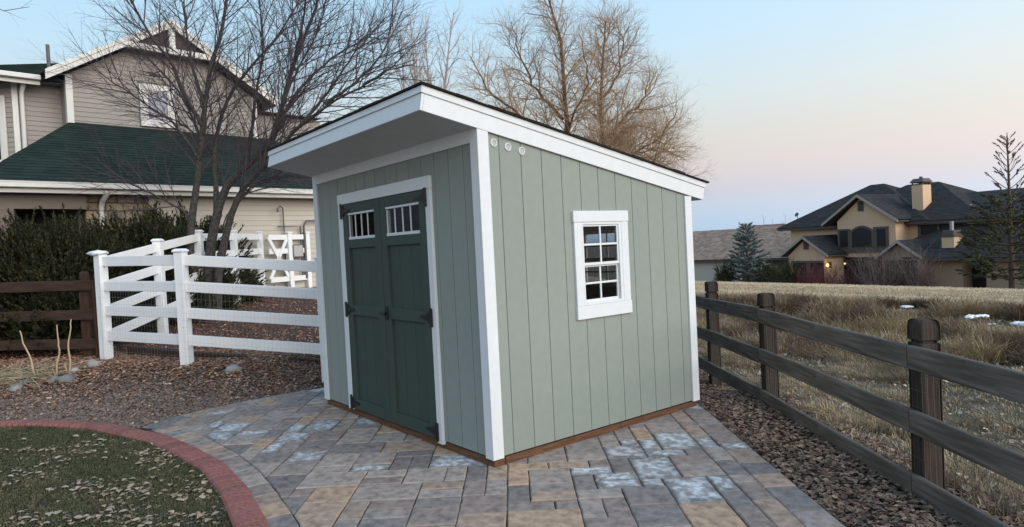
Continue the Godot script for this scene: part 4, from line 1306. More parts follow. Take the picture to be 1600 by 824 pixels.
func make_right_house() -> void:
	rng.seed = 61
	var G := 3.2
	var o := thing("stucco_house", "tan stucco house with dark hip roofs and a tall chimney beyond the field", "house", V(25.061, -G, -48.0), -62.0)
	var W := func(x0: float, y0: float, z0: float, x1: float, y1: float, z1: float) -> void:
		var b := Buf.new(); b.bx(V(x0, y0 + G, z0), V(x1, y1 + G, z1)); part(o, "wall", b, M.stucco)
	var c := Color(0.052, 0.050, 0.052)
	# walls (z is minus the set-back)
	W.call(-7.03, -3.4, -10.5, -1.75, 1.95, -1.5)
	W.call(2.7, -3.4, -10.0, 12.0, 1.8, -1.52)
	var bay := Buf.new()
	bay.slab(PackedVector2Array([V2(-1.66, -0.2), V2(2.74, -0.2), V2(2.74, G + 2.12), V2(0.26, G + 3.9), V2(-1.66, G + 2.3)]), at(V(0, 0, 0)), 2.5)
	part(o, "wall", bay, M.stucco)
	var lb := Buf.new()
	lb.slab(PackedVector2Array([V2(-4.45, -0.2), V2(-1.3, -0.2), V2(-1.3, G - 0.15), V2(-2.85, G + 1.2), V2(-4.45, G - 0.1)]), at(V(0, 0, 2.0)), 3.4)
	part(o, "wall", lb, M.stucco)
	var rb := Buf.new()
	rb.slab(PackedVector2Array([V2(3.0, -0.2), V2(5.62, -0.2), V2(5.62, G - 0.3), V2(4.3, G + 0.68), V2(3.0, G - 0.25)]), at(V(0, 0, 2.02)), 3.4)
	part(o, "wall", rb, M.tanwall)
	var lw := Buf.new()
	lw.bx(V(5.63, -0.2, -1.4), V(7.75, G - 0.5, 1.5)); lw.bx(V(9.05, -0.2, -1.4), V(13.0, G - 0.5, 1.5)); lw.bx(V(7.75, -0.2, -1.4), V(9.05, G - 0.5, 0.4))
	part(o, "wall", lw, M.tanwall)
	var dk := Buf.new(); dk.bx(V(7.75, 0.0, 0.41), V(9.05, G - 0.6, 0.5)); part(o, "door", dk, M.dark)
	# roofs
	var s1 := Buf.new(); hip(o, s1, V(-8.0, G + 2.05, -11.0), V(4.4, G + 2.05, -0.95), -2.9, -1.8, G + 5.15, c); stuff(part(o, "shingles", s1, M.shingle))
	var s2 := Buf.new(); hip(o, s2, V(-5.0, G + 2.0, -11.1), V(7.7, G + 2.0, -1.0), 0.0, 2.3, G + 4.85, c); stuff(part(o, "shingles", s2, M.shingle))
	var s3 := Buf.new(); hip(o, s3, V(2.0, G + 1.95, -10.6), V(16.0, G + 1.95, -1.05), 4.0, 14.0, G + 3.85, tint(c, 1.25)); stuff(part(o, "shingles", s3, M.shingle))
	var s4 := Buf.new()
	shingle_quad(s4, V(4.4, G - 0.36, 2.1), V(13.5, G - 0.36, 2.1), V(13.5, G + 1.62, -1.45), V(6.2, G + 1.62, -1.45), 0.19, 0.34, c, 0.012)
	shingle_quad(s4, V(3.0, G + 0.7, -1.0), V(4.4, G - 0.36, 2.1), V(6.2, G + 1.62, -1.45), V(5.6, G + 1.62, -1.45), 0.19, 0.34, c, 0.012)
	var e4 := Buf.new(); e4.quad(V(4.4, G - 0.40, 2.08), V(13.5, G - 0.40, 2.08), V(13.5, G + 1.58, -1.46), V(6.2, G + 1.58, -1.46)); e4.bx(V(5.75, G - 0.55, 1.5), V(13.4, G - 0.39, 2.08))
	var lr := part(o, "lower_roof", e4, M.trimbrown); stuff(part(lr, "shingles", s4, M.shingle))
	gable(o, -2.66, 3.18, G + 2.03, G + 3.98, 0.45, -6.0, c)
	gable(o, -4.98, -0.84, G - 0.2, G + 1.2, 2.35, -1.5, c)
	gable(o, 2.75, 5.82, G - 0.42, G + 0.66, 2.40, -1.5, c)
	# the three big windows of the bay with their brown surrounds
	var sur := Buf.new()
	var arc := PackedVector2Array([V2(-0.62, G + 0.22), V2(1.16, G + 0.22)])
	for k in 9:
		var t := k / 8.0
		arc.append(V2(lerpf(1.16, -0.62, t), G + 1.55 + 0.36 * sin(PI * t)))
	sur.slab(arc, at(V(0, 0, 0.08)), 0.1)
	sur.bx(V(-1.62, G + 0.2, 0.0), V(-0.625, G + 1.72, 0.075)); sur.bx(V(1.165, G + 0.2, 0.0), V(2.25, G + 1.76, 0.075)); sur.bx(V(-1.64, G - 0.02, 0.0), V(2.3, G + 0.195, 0.12))
	part(o, "window_surround", sur, M.trimbrown)
	var ap := PackedVector2Array([V2(-0.46, G + 0.36), V2(1.02, G + 0.36)])
	for k in 9:
		var t := k / 8.0
		ap.append(V2(lerpf(1.02, -0.46, t), G + 1.47 + 0.30 * sin(PI * t)))
	var ab := Buf.new(); ab.slab(ap, at(V(0, 0, 0.095)), 0.02); part(o, "arched_window", ab, M.darkglass)
	for q in [[-1.44, -0.80], [1.42, 2.06]]:
		var b := Buf.new(); b.bx(V(q[0], G + 0.38, 0.03), V(q[1], G + 1.6, 0.09)); var w := part(o, "window", b, M.darkglass)
		var f := Buf.new(); f.bx(V(q[0], G + 0.32, 0.076), V(q[1], G + 0.379, 0.11)); part(w, "sill", f, M.trimbrown)
	for q in [[0.26, G + 2.95, 0.0, 0.42, 0.72], [-2.85, G + 0.36, 2.0, 0.42, 0.7]]:
		var b := Buf.new(); b.bx(V(q[0] - q[3] * 0.5, q[1], q[2]), V(q[0] + q[3] * 0.5, q[1] + q[4], q[2] + 0.06))
		var v := part(o, "gable_vent", b, M.trimbrown)
		for k in 4:
			var sl := Buf.new(); sl.box(Transform3D(Basis(Vector3.RIGHT, 0.6), V(q[0], q[1] + 0.12 + k * 0.16, q[2] + 0.07)), V(q[3] - 0.06, 0.1, 0.012)); part(v, "slat", sl, M.taupe)
	# ground floor glazing under the left gable and the recess between the gables
	var gz := Buf.new(); gz.bx(V(-4.2, G - 0.62, 2.0), V(-1.4, G - 0.5, 2.06)); gz.bx(V(-2.85, 0.2, 2.0), V(-2.55, G - 0.62, 2.06)); part(o, "window_surround", gz, M.trimbrown)
	for q in [[-4.05, -2.88], [-2.52, -1.42]]:
		var b := Buf.new(); b.bx(V(q[0], 0.7, 1.97), V(q[1], G - 0.65, 2.03)); var w := part(o, "window", b, M.darkglass)
		var f := Buf.new(); f.bx(V(q[0], 1.5, 2.031), V(q[1], 1.56, 2.05)); part(w, "mullion", f, M.trimbrown)
	var rec := Buf.new(); rec.bx(V(-1.2, 0.0, 0.0), V(2.6, G - 0.35, 0.06)); part(o, "patio_door", rec, M.darkglass)
	for q in [[3.25, 5.3]]:
		var b := Buf.new(); b.bx(V(q[0], 0.3, 2.0), V(q[1], G - 0.5, 2.05)); part(o, "window", b, M.darkglass)
	var ub := Buf.new(); ub.bx(V(3.6, G + 1.05, -1.5), V(6.3, G + 1.72, -1.45)); part(o, "window", ub, M.darkglass)
	var us := Buf.new(); us.bx(V(3.4, G + 0.9, -1.52), V(3.6, G + 1.8, -1.42)); us.bx(V(4.7, G + 1.05, -1.45), V(4.85, G + 1.72, -1.40)); us.bx(V(6.3, G + 0.9, -1.52), V(6.5, G + 1.8, -1.42)); part(o, "window_surround", us, M.trimbrown)
	# chimneys
	for q in [[2.55, 3.32, -3.3, -2.3, 2.2, 4.52, true], [6.35, 7.1, 0.15, 1.1, -0.3, 0.88, false]]:
		var b := Buf.new(); b.bx(V(q[0], q[4] + G, q[2]), V(q[1], q[5] + G, q[3]), 0.01)
		var ch := part(o, "chimney", b, M.stucco)
		var k := Buf.new()
		var y: float = q[5] + G
		if q[6]:
			for sx in [q[0] + 0.05, q[1] - 0.05]:
				for sz in [q[2] + 0.05, q[3] - 0.05]: k.bx(V(sx - 0.04, y, sz - 0.04), V(sx + 0.04, y + 0.16, sz + 0.04))
			k.bx(V(q[0] - 0.03, y + 0.16, q[2] - 0.03), V(q[1] + 0.03, y + 0.20, q[3] + 0.03))
			var m := V((q[0] + q[1]) * 0.5, y + 0.42, (q[2] + q[3]) * 0.5)
			k.lathe(Transform3D(Basis(Vector3.UP, PI / 4).scaled(V(1.15, 1, 1.4)), V(m.x, y + 0.2, m.z)), PackedVector2Array([V2(0.60, 0.0), V2(0.40, 0.26), V2(0.0, 0.28)]), 4)
			k.bx(V(m.x - 0.08, y + 0.4, m.z - 0.08), V(m.x + 0.08, y + 0.6, m.z + 0.08))
		else:
			k.bx(V(q[0] - 0.04, y, q[2] - 0.04), V(q[1] + 0.04, y + 0.10, q[3] + 0.04)); k.bx(V(q[0] + 0.04, y + 0.1, q[2] + 0.04), V(q[1] - 0.04, y + 0.42, q[3] - 0.04), 0.02)
		part(ch, "chimney_cap", k, M.trimbrown)
		if not q[6]:
			var fl := Buf.new(); fl.tube(PackedVector3Array([V(6.72, y + 0.4, 0.6), V(6.72, y + 0.98, 0.6)]), PackedFloat32Array([0.12, 0.12]), 10); part(ch, "flue", fl, M.metal)
	for q in [[5.0, 3.25, -3.6], [5.9, 2.85, -3.0], [6.1, 2.55, -2.4]]:
		var b := Buf.new(); b.box(at(V(q[0], q[1] + G, q[2])), V(0.3, 0.16, 0.25), 0.04); part(o, "roof_vent", b, M.metal)
	var dish := Buf.new(); dish.lathe(Transform3D(Basis(Vector3.RIGHT, 1.1), V(-6.9, G + 3.1, -2.2)), PackedVector2Array([V2(0.0, 0.0), V2(0.12, 0.02), V2(0.19, 0.06)]), 12); dish.tube(PackedVector3Array([V(-6.9, G + 2.6, -2.3), V(-6.9, G + 3.1, -2.2)]), PackedFloat32Array([0.03, 0.03]), 5); part(o, "satellite_dish", dish, M.pipe)
	# two lit wall lanterns
	for q in [[V(-0.98, G - 0.82, 2.2), 0.115, 1.0, "larger lit lantern on the stucco house wall, the left one of two"], [V(0.25, G - 0.72, 2.0), 0.07, 0.5, "smaller lit lantern on the stucco house wall, the right one of two"]]:
		var wp: Vector3 = o.transform * q[0]
		var l := thing("wall_lantern", q[3], "lantern", wp, -62.0)
		var b := Buf.new(); b.bx(V(-0.08, -0.2, -0.35), V(0.08, 0.22, -0.28)); b.bar(V(0, 0.2, -0.3), V(0, 0.24, 0.0), 0.04, 0.04); part(l, "bracket", b, M.black)
		var sp := SphereMesh.new(); sp.radius = q[1]; sp.height = q[1] * 2.2; sp.radial_segments = 16; sp.rings = 8
		var em := StandardMaterial3D.new(); em.albedo_color = Color(1, 0.9, 0.7); em.emission_enabled = true; em.emission = Color(1.0, 0.78, 0.45); em.emission_energy_multiplier = 1.5 * q[2]
		sp.material = em
		put(l, "lamp_globe", sp)
		var ol := OmniLight3D.new(); ol.name = "lamp_light"; ol.light_color = Color(1.0, 0.78, 0.5); ol.light_energy = 0.05 * q[2]; ol.omni_range = 30.0; ol.omni_attenuation = 2.0; ol.light_size = 0.05; ol.shadow_enabled = true
		l.add_child(ol)
		ol.position = Vector3.ZERO

func make_far_house() -> void:
	rng.seed = 67
	var G := 3.2
	var o := thing("tan_roof_house", "low house with a wide tan shingle roof behind the blue spruce", "house", V(20.0, -G, -66.0), -43.0)
	var c := Color(0.46, 0.345, 0.27)
	var b := Buf.new(); b.bx(V(-9.0, -0.2, -9.0), V(2.6, G - 0.85, -0.5)); part(o, "wall", b, mat(Color(0.62, 0.59, 0.53), 0.85, T.stucco, 0.4))
	b = Buf.new(); b.bx(V(2.61, -0.2, -9.0), V(11.5, G - 0.85, -0.52)); part(o, "wall", b, M.taupe)
	var s := Buf.new(); hip(o, s, V(-10.0, G - 0.62, -9.5), V(12.5, G - 0.62, 0.0), -5.5, 9.0, G + 2.35, c); stuff(part(o, "shingles", s, M.shingle))
	s = Buf.new(); hip(o, s, V(-2.0, G + 1.3, -7.4), V(6.8, G + 1.3, -3.4), 0.8, 5.0, G + 2.62, tint(c, 0.8)); stuff(part(o, "shingles", s, M.shingle))
	for x in [4.6, 7.3]: house_window(o, at(V(0, 0, -0.5)), x, x + 0.8, 0.7, 1.95, 0.14, M.housewhite, 1, 2)
	house_window(o, at(V(0, 0, -0.5)), -7.2, -5.9, 0.4, 1.6, 0.14, M.trimbrown, 2, 1)


# ---------------------------------------------------------------- trees
func wander(p: Vector3, dir: Vector3, length: float, n: int, wob: float, up: float) -> PackedVector3Array:
	var pts := PackedVector3Array([p])
	var d := dir.normalized()
	for k in n:
		d = (d + V(R(-wob, wob), R(-wob, wob) + up, R(-wob, wob))).normalized()
		p += d * length / n
		pts.append(p)
	return pts

func taper(n: int, r0: float, r1: float) -> PackedFloat32Array:
	var out := PackedFloat32Array()
	for k in n: out.append(lerpf(r0, r1, float(k) / (n - 1)))
	return out

# grows side shoots along a line; spec per level: [count per metre, angle, length share, upward pull, wobble]
func shoots(b: Buf, pts: PackedVector3Array, r0: float, r1: float, level: int, spec: Array, from := 0.15, len_scale := 1.0) -> void:
	if level >= spec.size(): return
	var s: Array = spec[level]
	var total := 0.0
	for k in pts.size() - 1: total += pts[k].distance_to(pts[k + 1])
	var count := int(total * s[0] + rng.randf())
	var roll := R(0, TAU)
	for j in count:
		var t := lerpf(from, 1.0, (j + R(0.1, 0.9)) / count)
		var f := t * (pts.size() - 1)
		var k := mini(int(f), pts.size() - 2)
		var p := pts[k].lerp(pts[k + 1], f - k)
		var d := (pts[k + 1] - pts[k]).normalized()
		roll += 2.4 + R(-0.5, 0.5)
		var u := d.cross(Vector3.UP if absf(d.y) < 0.95 else Vector3.RIGHT).normalized()
		var side := u.rotated(d, roll)
		var ang: float = s[1] * R(0.75, 1.25)
		var dir := (d * cos(ang) + side * sin(ang)).normalized()
		var ln: float = s[2] * R(0.55, 1.15) * (1.15 - 0.6 * t) * len_scale
		var rr := lerpf(r0, r1, t)
		var ra: float = minf(rr * 0.62, s[5])
		var n := 4 if level < 2 else 3
		if dir.y < s[6]: dir.y = lerpf(dir.y, s[6], 0.7)
		var q := wander(p, dir, ln, n, s[4], s[3])
		b.tube(q, taper(n + 1, ra, ra * 0.38), 4 if level == 0 else 3, false)
		shoots(b, q, ra, ra * 0.38, level + 1, spec, 0.12, len_scale)

func smooth_line(pts: Array, n: int, wob := 0.0) -> PackedVector3Array:
	var c := Curve3D.new()
	for k in pts.size():
		var tg: Vector3 = (pts[mini(k + 1, pts.size() - 1)] - pts[maxi(k - 1, 0)]) * 0.17
		c.add_point(pts[k], -tg, tg)
	var out := PackedVector3Array()
	var l := c.get_baked_length()
	for k in n + 1: out.append(c.sample_baked(l * k / n) + V(R(-wob, wob), R(-wob, wob), R(-wob, wob)))
	return out

func make_bare_tree() -> void:
	rng.seed = 73
	var root := V(-5.72, 0.5, -12.4)
	var o := thing("bare_tree", "leafless many stemmed tree with purplish twigs behind the white fence, left of the shed", "tree", root)
	var limbs := [
		["trunk", 0.135, 0.022, [V(-5.8, 0.3, -12.4), V(-5.9, 1.28, -12.36), V(-5.92, 1.9, -12.32), V(-5.84, 2.46, -12.28), V(-5.7, 3.03, -12.24), V(-5.59, 3.58, -12.2), V(-5.48, 4.13, -12.16), V(-5.4, 4.57, -12.12), V(-5.27, 5.05, -12.08), V(-5.02, 5.64, -12.04), V(-4.86, 6.28, -12.0), V(-4.75, 7.1, -11.9)]],
		["trunk", 0.165, 0.02, [V(-5.70, 0.3, -12.4), V(-5.66, 1.27, -12.38), V(-5.57, 1.94, -12.36), V(-5.43, 2.44, -12.35), V(-5.19, 3.01, -12.33), V(-4.82, 3.33, -12.31), V(-4.45, 3.65, -12.29), V(-4.2, 3.97, -12.27), V(-4.05, 4.42, -12.25), V(-3.85, 5.02, -12.24), V(-3.57, 5.63, -12.22), V(-3.32, 6.16, -12.2), V(-3.1, 6.9, -12.1)]],
		["trunk", 0.145, 0.012, [V(-5.62, 0.3, -12.45), V(-5.46, 1.26, -12.33), V(-5.24, 1.92, -12.17), V(-4.98, 2.52, -12.0), V(-4.65, 2.94, -11.83), V(-4.24, 3.23, -11.67), V(-3.72, 3.71, -11.5), V(-3.34, 3.93, -11.33), V(-2.76, 4.23, -11.17), V(-2.19, 4.42, -11.0)]],
		["limb", 0.075, 0.014, [V(-5.44, 2.4, -12.37), V(-5.44, 2.8, -12.42), V(-5.5, 3.52, -12.57), V(-5.49, 4.06, -12.74), V(-5.34, 4.68, -12.91), V(-5.15, 5.13, -13.09), V(-4.69, 5.71, -13.26), V(-4.21, 6.41, -13.43), V(-3.85, 7.21, -13.6)]],
		["limb", 0.055, 0.012, [V(-5.5, 4.1, -12.17), V(-5.73, 4.67, -12.0), V(-5.82, 5.17, -11.8), V(-6.02, 5.56, -11.6), V(-6.15, 5.92, -11.4), V(-6.2, 6.37, -11.2), V(-6.2, 7.0, -11.0)]],
		["limb", 0.045, 0.007, [V(-5.60, 3.5, -12.2), V(-5.86, 4.1, -11.85), V(-6.1, 4.36, -11.5), V(-6.35, 4.6, -11.15), V(-6.6, 4.85, -10.8)]],
		["limb", 0.042, 0.007, [V(-5.88, 2.2, -12.3), V(-5.95, 2.53, -12.3), V(-6.27, 2.81, -12.07), V(-6.52, 3.02, -11.73), V(-6.8, 3.2, -11.3)]],
		["limb", 0.045, 0.007, [V(-5.1, 2.4, -12.05), V(-4.8, 2.85, -12.2), V(-4.27, 3.08, -12.0), V(-3.75, 3.05, -11.7), V(-3.4, 3.0, -11.6)]],
		["limb", 0.05, 0.012, [V(-5.42, 4.5, -12.12), V(-5.6, 4.9, -12.3), V(-5.78, 5.34, -12.53), V(-6.01, 6.17, -12.87), V(-6.18, 7.16, -13.2)]],
		["limb", 0.06, 0.012, [V(-4.6, 3.55, -12.3), V(-4.3, 3.85, -12.35), V(-3.93, 4.67, -12.6), V(-3.27, 5.46, -13.0), V(-2.71, 5.93, -13.4), V(-2.3, 6.4, -13.6)]],
		["limb", 0.065, 0.012, [V(-5.2, 2.95, -12.33), V(-4.95, 3.3, -12.4), V(-4.78, 3.85, -12.5), V(-4.65, 4.7, -12.6), V(-4.51, 5.56, -12.7), V(-4.55, 6.56, -12.8)]],
		["limb", 0.05, 0.008, [V(-5.45, 2.4, -12.4), V(-5.36, 2.93, -12.6), V(-5.48, 3.32, -12.8), V(-5.8, 3.86, -13.0), V(-6.42, 4.4, -13.2), V(-7.1, 4.75, -13.4)]],
		["limb", 0.05, 0.008, [V(-4.3, 3.2, -11.7), V(-3.9, 3.95, -11.4), V(-3.45, 4.7, -11.2), V(-3.0, 5.3, -11.0), V(-2.75, 5.9, -10.9)]],
		["limb", 0.045, 0.008, [V(-5.6, 3.55, -12.2), V(-5.75, 4.1, -12.5), V(-6.2, 4.9, -12.8), V(-6.75, 5.5, -13.1), V(-7.3, 6.1, -13.3)]],
		["limb", 0.045, 0.008, [V(-3.5, 3.85, -11.4), V(-3.0, 4.5, -11.6), V(-2.55, 5.2, -11.8), V(-2.15, 5.7, -12.0)]],
		["limb", 0.04, 0.007, [V(-3.0, 4.15, -11.2), V(-2.4, 4.55, -11.2), V(-1.9, 5.1, -11.2), V(-1.6, 5.7, -11.2)]],
		["limb", 0.035, 0.006, [V(-2.3, 4.4, -11.0), V(-1.8, 4.6, -10.8), V(-1.5, 4.85, -10.7)]],
		["limb", 0.045, 0.008, [V(-3.85, 5.0, -12.25), V(-3.5, 5.6, -11.8), V(-3.3, 6.2, -11.6), V(-3.2, 6.9, -11.5)]],
	]
	var tw := Buf.new()
	tw.col = Color(0.083, 0.066, 0.072)
	var spec := [[6.4, 0.66, 1.4, 0.05, 0.11, 0.0115, -0.05], [7.0, 0.62, 0.70, 0.03, 0.14, 0.0052, -0.2], [10.0, 0.62, 0.34, 0.02, 0.16, 0.0029, -0.3]]
	for l in limbs:
		var pts := smooth_line(l[3], 18, 0.012)
		for k in pts.size(): pts[k] -= root
		var b := Buf.new()
		var rad := PackedFloat32Array()
		for k in pts.size():
			var t := float(k) / (pts.size() - 1)
			rad.append(0.8 * lerpf(l[1], l[2], pow(t, 0.65)) * (1.0 + (0.25 * exp(-t * 22.0) if l[0] == "trunk" else 0.0)))
		b.tube(pts, rad, 9)
		part(o, l[0], b, M.bark)
		shoots(tw, pts, l[1], l[2], 0, spec, 0.42 if l[0] == "trunk" else 0.22)
	stuff(part(o, "twigs", tw, M.twig))

func make_cottonwood() -> void:
	rng.seed = 79
	var root := V(3.0, 0.0, -31.0)
	var o := thing("cottonwood_tree", "wide leafless brown cottonwood behind the shed roof", "tree", root)
	var tw := Buf.new(); tw.col = Color(0.38, 0.255, 0.16)
	var spec := [[3.6, 0.85, 2.5, 0.03, 0.30, 0.032, -0.1], [4.2, 0.8, 1.3, 0.06, 0.26, 0.015, -0.3], [5.6, 0.75, 0.8, 0.06, 0.26, 0.012, -0.35], [5.0, 0.6, 0.42, 0.05, 0.22, 0.0095, -0.35]]
	var bark := mat(Color(0.30, 0.195, 0.13), 0.95, T.bark, 1.0, 0.8)
	var limbs := [
		["trunk", 0.42, 0.10, [V(0, -0.2, 0), V(0.1, 3, 0), V(-0.2, 6.0, 0.2), V(-0.4, 8.2, 0.2), V(-0.5, 10.5, 0.4), V(-0.9, 13.0, 0.6)]],
		["trunk", 0.36, 0.08, [V(0.3, 0, 0), V(0.9, 3.0, -0.3), V(1.6, 5.6, -0.5), V(2.0, 7.8, -0.6), V(1.8, 10.0, -0.5), V(2.2, 12.3, -0.6)]],
		["limb", 0.20, 0.04, [V(-0.1, 5.0, 0.1), V(-1.6, 6.6, 0.6), V(-3.2, 7.6, 1.0), V(-4.6, 8.8, 1.2), V(-5.4, 10.4, 1.3)]],
		["limb", 0.20, 0.04, [V(1.2, 4.2, -0.4), V(2.6, 5.4, 0.2), V(4.0, 6.0, 0.4), V(5.0, 6.6, 0.5), V(5.7, 7.6, 0.6)]],
		["limb", 0.18, 0.03, [V(1.8, 6.3, -0.5), V(3.2, 7.6, 0.0), V(4.2, 8.4, 0.3), V(4.7, 9.6, 0.4)]],
		["limb", 0.17, 0.03, [V(0.4, 4.4, 0.1), V(2.2, 4.7, 0.6), V(4.2, 4.6, 0.9), V(5.8, 4.2, 1.2)]],
		["limb", 0.16, 0.03, [V(-0.35, 7.5, 0.2), V(-1.6, 9.0, -0.4), V(-2.6, 10.8, -0.6), V(-3.0, 12.6, -0.7)]],
		["limb", 0.14, 0.03, [V(-0.2, 6.2, 0.2), V(-1.8, 7.0, -0.6), V(-4.0, 7.2, -1.0), V(-5.8, 7.9, -1.3)]],
		["limb", 0.15, 0.03, [V(1.9, 8.6, -0.5), V(3.0, 9.8, -0.8), V(3.4, 11.4, -0.9), V(3.2, 12.6, -0.9)]],
		["limb", 0.13, 0.03, [V(1.0, 3.6, -0.3), V(2.8, 4.2, 1.0), V(3.9, 5.2, 1.6), V(4.5, 6.6, 1.9)]],
		["limb", 0.15, 0.03, [V(0.6, 3.2, 0.4), V(1.5, 5.2, 1.2), V(2.4, 6.4, 1.5), V(2.6, 8.0, 1.6)]],
		["limb", 0.14, 0.03, [V(0.9, 3.4, 0.3), V(2.3, 4.9, 1.0), V(3.4, 5.6, 0.8), V(4.9, 5.9, 0.6), V(6.2, 5.4, 0.4)]],
		["limb", 0.13, 0.03, [V(0.9, 3.4, 0.3), V(2.2, 5.9, -1.0), V(3.0, 7.0, -1.2), V(4.3, 7.3, -1.3), V(5.3, 7.0, -1.3)]],
		["limb", 0.12, 0.03, [V(-0.3, 6.6, 0.2), V(0.5, 7.6, 1.0), V(1.0, 9.2, 1.3), V(0.6, 11.0, 1.4)]],
	]
	for l in limbs:
		var line: Array = []
		for p in l[3]: line.append(V(p.x * 0.82, p.y * 0.98, p.z * 1.2) + (V(R(-0.22, 0.22), R(-0.15, 0.15), R(-0.2, 0.2)) if line.size() > 0 else Vector3.ZERO))
		var pts := smooth_line(line, 14, 0.09)
		var b := Buf.new()
		b.tube(pts, taper(pts.size(), l[1] * 0.52, l[2] * 0.42), 7)
		part(o, l[0], b, bark)
		shoots(tw, pts, l[1] * 0.6, l[2] * 0.5, 0, spec, 0.4 if l[0] == "trunk" else 0.15)
	stuff(part(o, "twigs", tw, M.twig))

func make_thin_tree(called: String, label: String, root: Vector3, h: float, stems: int, spread: float, c: Color, seed_: int, dens := 1.0, upright := 0.35) -> void:
	rng.seed = seed_
	var o := thing(called, label, "tree", root)
	var bark := mat(c, 0.95)
	var tw := Buf.new(); tw.col = c * 1.05
	var spec := [[1.6 * dens, 0.6, h * 0.16, 0.12, 0.14, h * 0.0028, upright], [3.0 * dens, 0.6, h * 0.075, 0.08, 0.18, h * 0.0013, 0.0], [4.0 * dens, 0.55, h * 0.04, 0.05, 0.2, h * 0.0007, -0.2]]
	for k in stems:
		var a := R(0, TAU)
		var q := wander(V(cos(a) * 0.15, -0.2, sin(a) * 0.15), V(cos(a) * spread, 1.0, sin(a) * spread), h * R(0.85, 1.02), 10, 0.05, 0.06)
		var b := Buf.new()
		b.tube(q, taper(11, h * 0.012, h * 0.0015), 6)
		part(o, "trunk", b, bark)
		shoots(tw, q, h * 0.012, h * 0.0015, 0, spec, 0.25)
	stuff(part(o, "twigs", tw, M.twig))

func make_corner_tree() -> void:    # its trunk stands outside the picture at the left
	rng.seed = 83
	var root := V(-8.1, 0.1, -6.4)
	var o := thing("leafy_branch_tree", "thin branches with a few dead leaves reaching into the top left corner", "tree", root)
	var t := Buf.new()
	var tp := smooth_line([V(0, -0.2, 0), V(0.1, 1.5, 0), V(0.3, 3.0, -0.1), V(0.4, 5.0, -0.1)], 10, 0.02)
	t.tube(tp, taper(11, 0.12, 0.04), 8)
	part(o, "trunk", t, M.bark)
	var tw := Buf.new(); tw.col = Color(0.09, 0.065, 0.06)
	var lf := Buf.new()
	for l in [[V(0.3, 3.2, 0), V(1.2, 4.0, -0.15), V(2.2, 4.28, -0.25), V(2.75, 4.30, -0.3), V(3.05, 4.18, -0.3), V(3.28, 4.10, -0.32), V(3.40, 4.16, -0.34)], [V(0.3, 2.9, 0), V(1.2, 3.6, 0.0), V(2.1, 4.02, -0.2), V(2.6, 3.98, -0.3), V(2.95, 3.86, -0.35)], [V(0.35, 3.6, 0), V(1.3, 4.5, -0.1), V(2.3, 4.62, -0.2), V(2.8, 4.45, -0.3), V(3.05, 4.40, -0.3)], [V(0.35, 3.3, 0), V(1.2, 4.1, 0.1), V(2.0, 4.35, 0.0), V(2.5, 4.22, -0.15), V(2.72, 4.08, -0.2)]]:
		var p := smooth_line(l, 14, 0.012)
		tw.tube(p, taper(15, 0.022, 0.0025), 5)
		shoots(tw, p, 0.012, 0.0025, 0, [[3.0, 0.6, 0.35, -0.03, 0.14, 0.004, -1.0], [4.0, 0.6, 0.14, -0.02, 0.15, 0.002, -1.0]], 0.5)
		for k in 5:
			var q := p[8 + k] + V(R(-0.1, 0.1), R(-0.12, 0.02), R(-0.1, 0.1))
			lf.col = tint(Color(0.16, 0.075, 0.06), R(0.7, 1.3))
			var e := Basis.from_euler(V(R(0, 6), R(0, 6), R(0, 6)))
			var s := R(0.018, 0.03)
			lf.quad(q + e * V(-s, 0, -s * 0.6), q + e * V(0, s * 0.3, s * 0.2), q + e * V(s, 0, -s * 0.6), q + e * V(0, -s * 0.2, -s * 1.6))
	stuff(part(o, "twigs", tw, M.twig))
	stuff(part(o, "dead_leaves", lf, M.leaf))

func spray_mesh(seed_: int, needles: int, length: float, w: float, splay: float) -> ArrayMesh:    # a twig with needle-like scales, along +Z
	var g := RandomNumberGenerator.new(); g.seed = seed_
	var b := Buf.new()
	for k in needles:
		var t := g.randf_range(0.0, 1.0)
		var p := V(0, 0.06 * t * t, t) * length
		var a := g.randf() * TAU
		var out := V(cos(a), sin(a), 0) * splay + V(0, 0, g.randf_range(0.6, 1.1))
		var q := p + out.normalized() * length * g.randf_range(0.16, 0.30) * (1.1 - 0.5 * t)
		var s := V(-sin(a), cos(a), 0) * w
		b.col = tint(Color(1, 1, 1), g.randf_range(0.6, 1.25))
		b.tri(p - s, p + s, q)
	return b.mesh(M.needle)

func aim(dir: Vector3, p: Vector3, s: float) -> Transform3D:
	var z := dir.normalized()
	var x := z.cross(Vector3.UP if absf(z.y) < 0.97 else Vector3.RIGHT).normalized().rotated(z, R(0, TAU))
	return Transform3D(Basis(x, z.cross(x), z) * s, p)

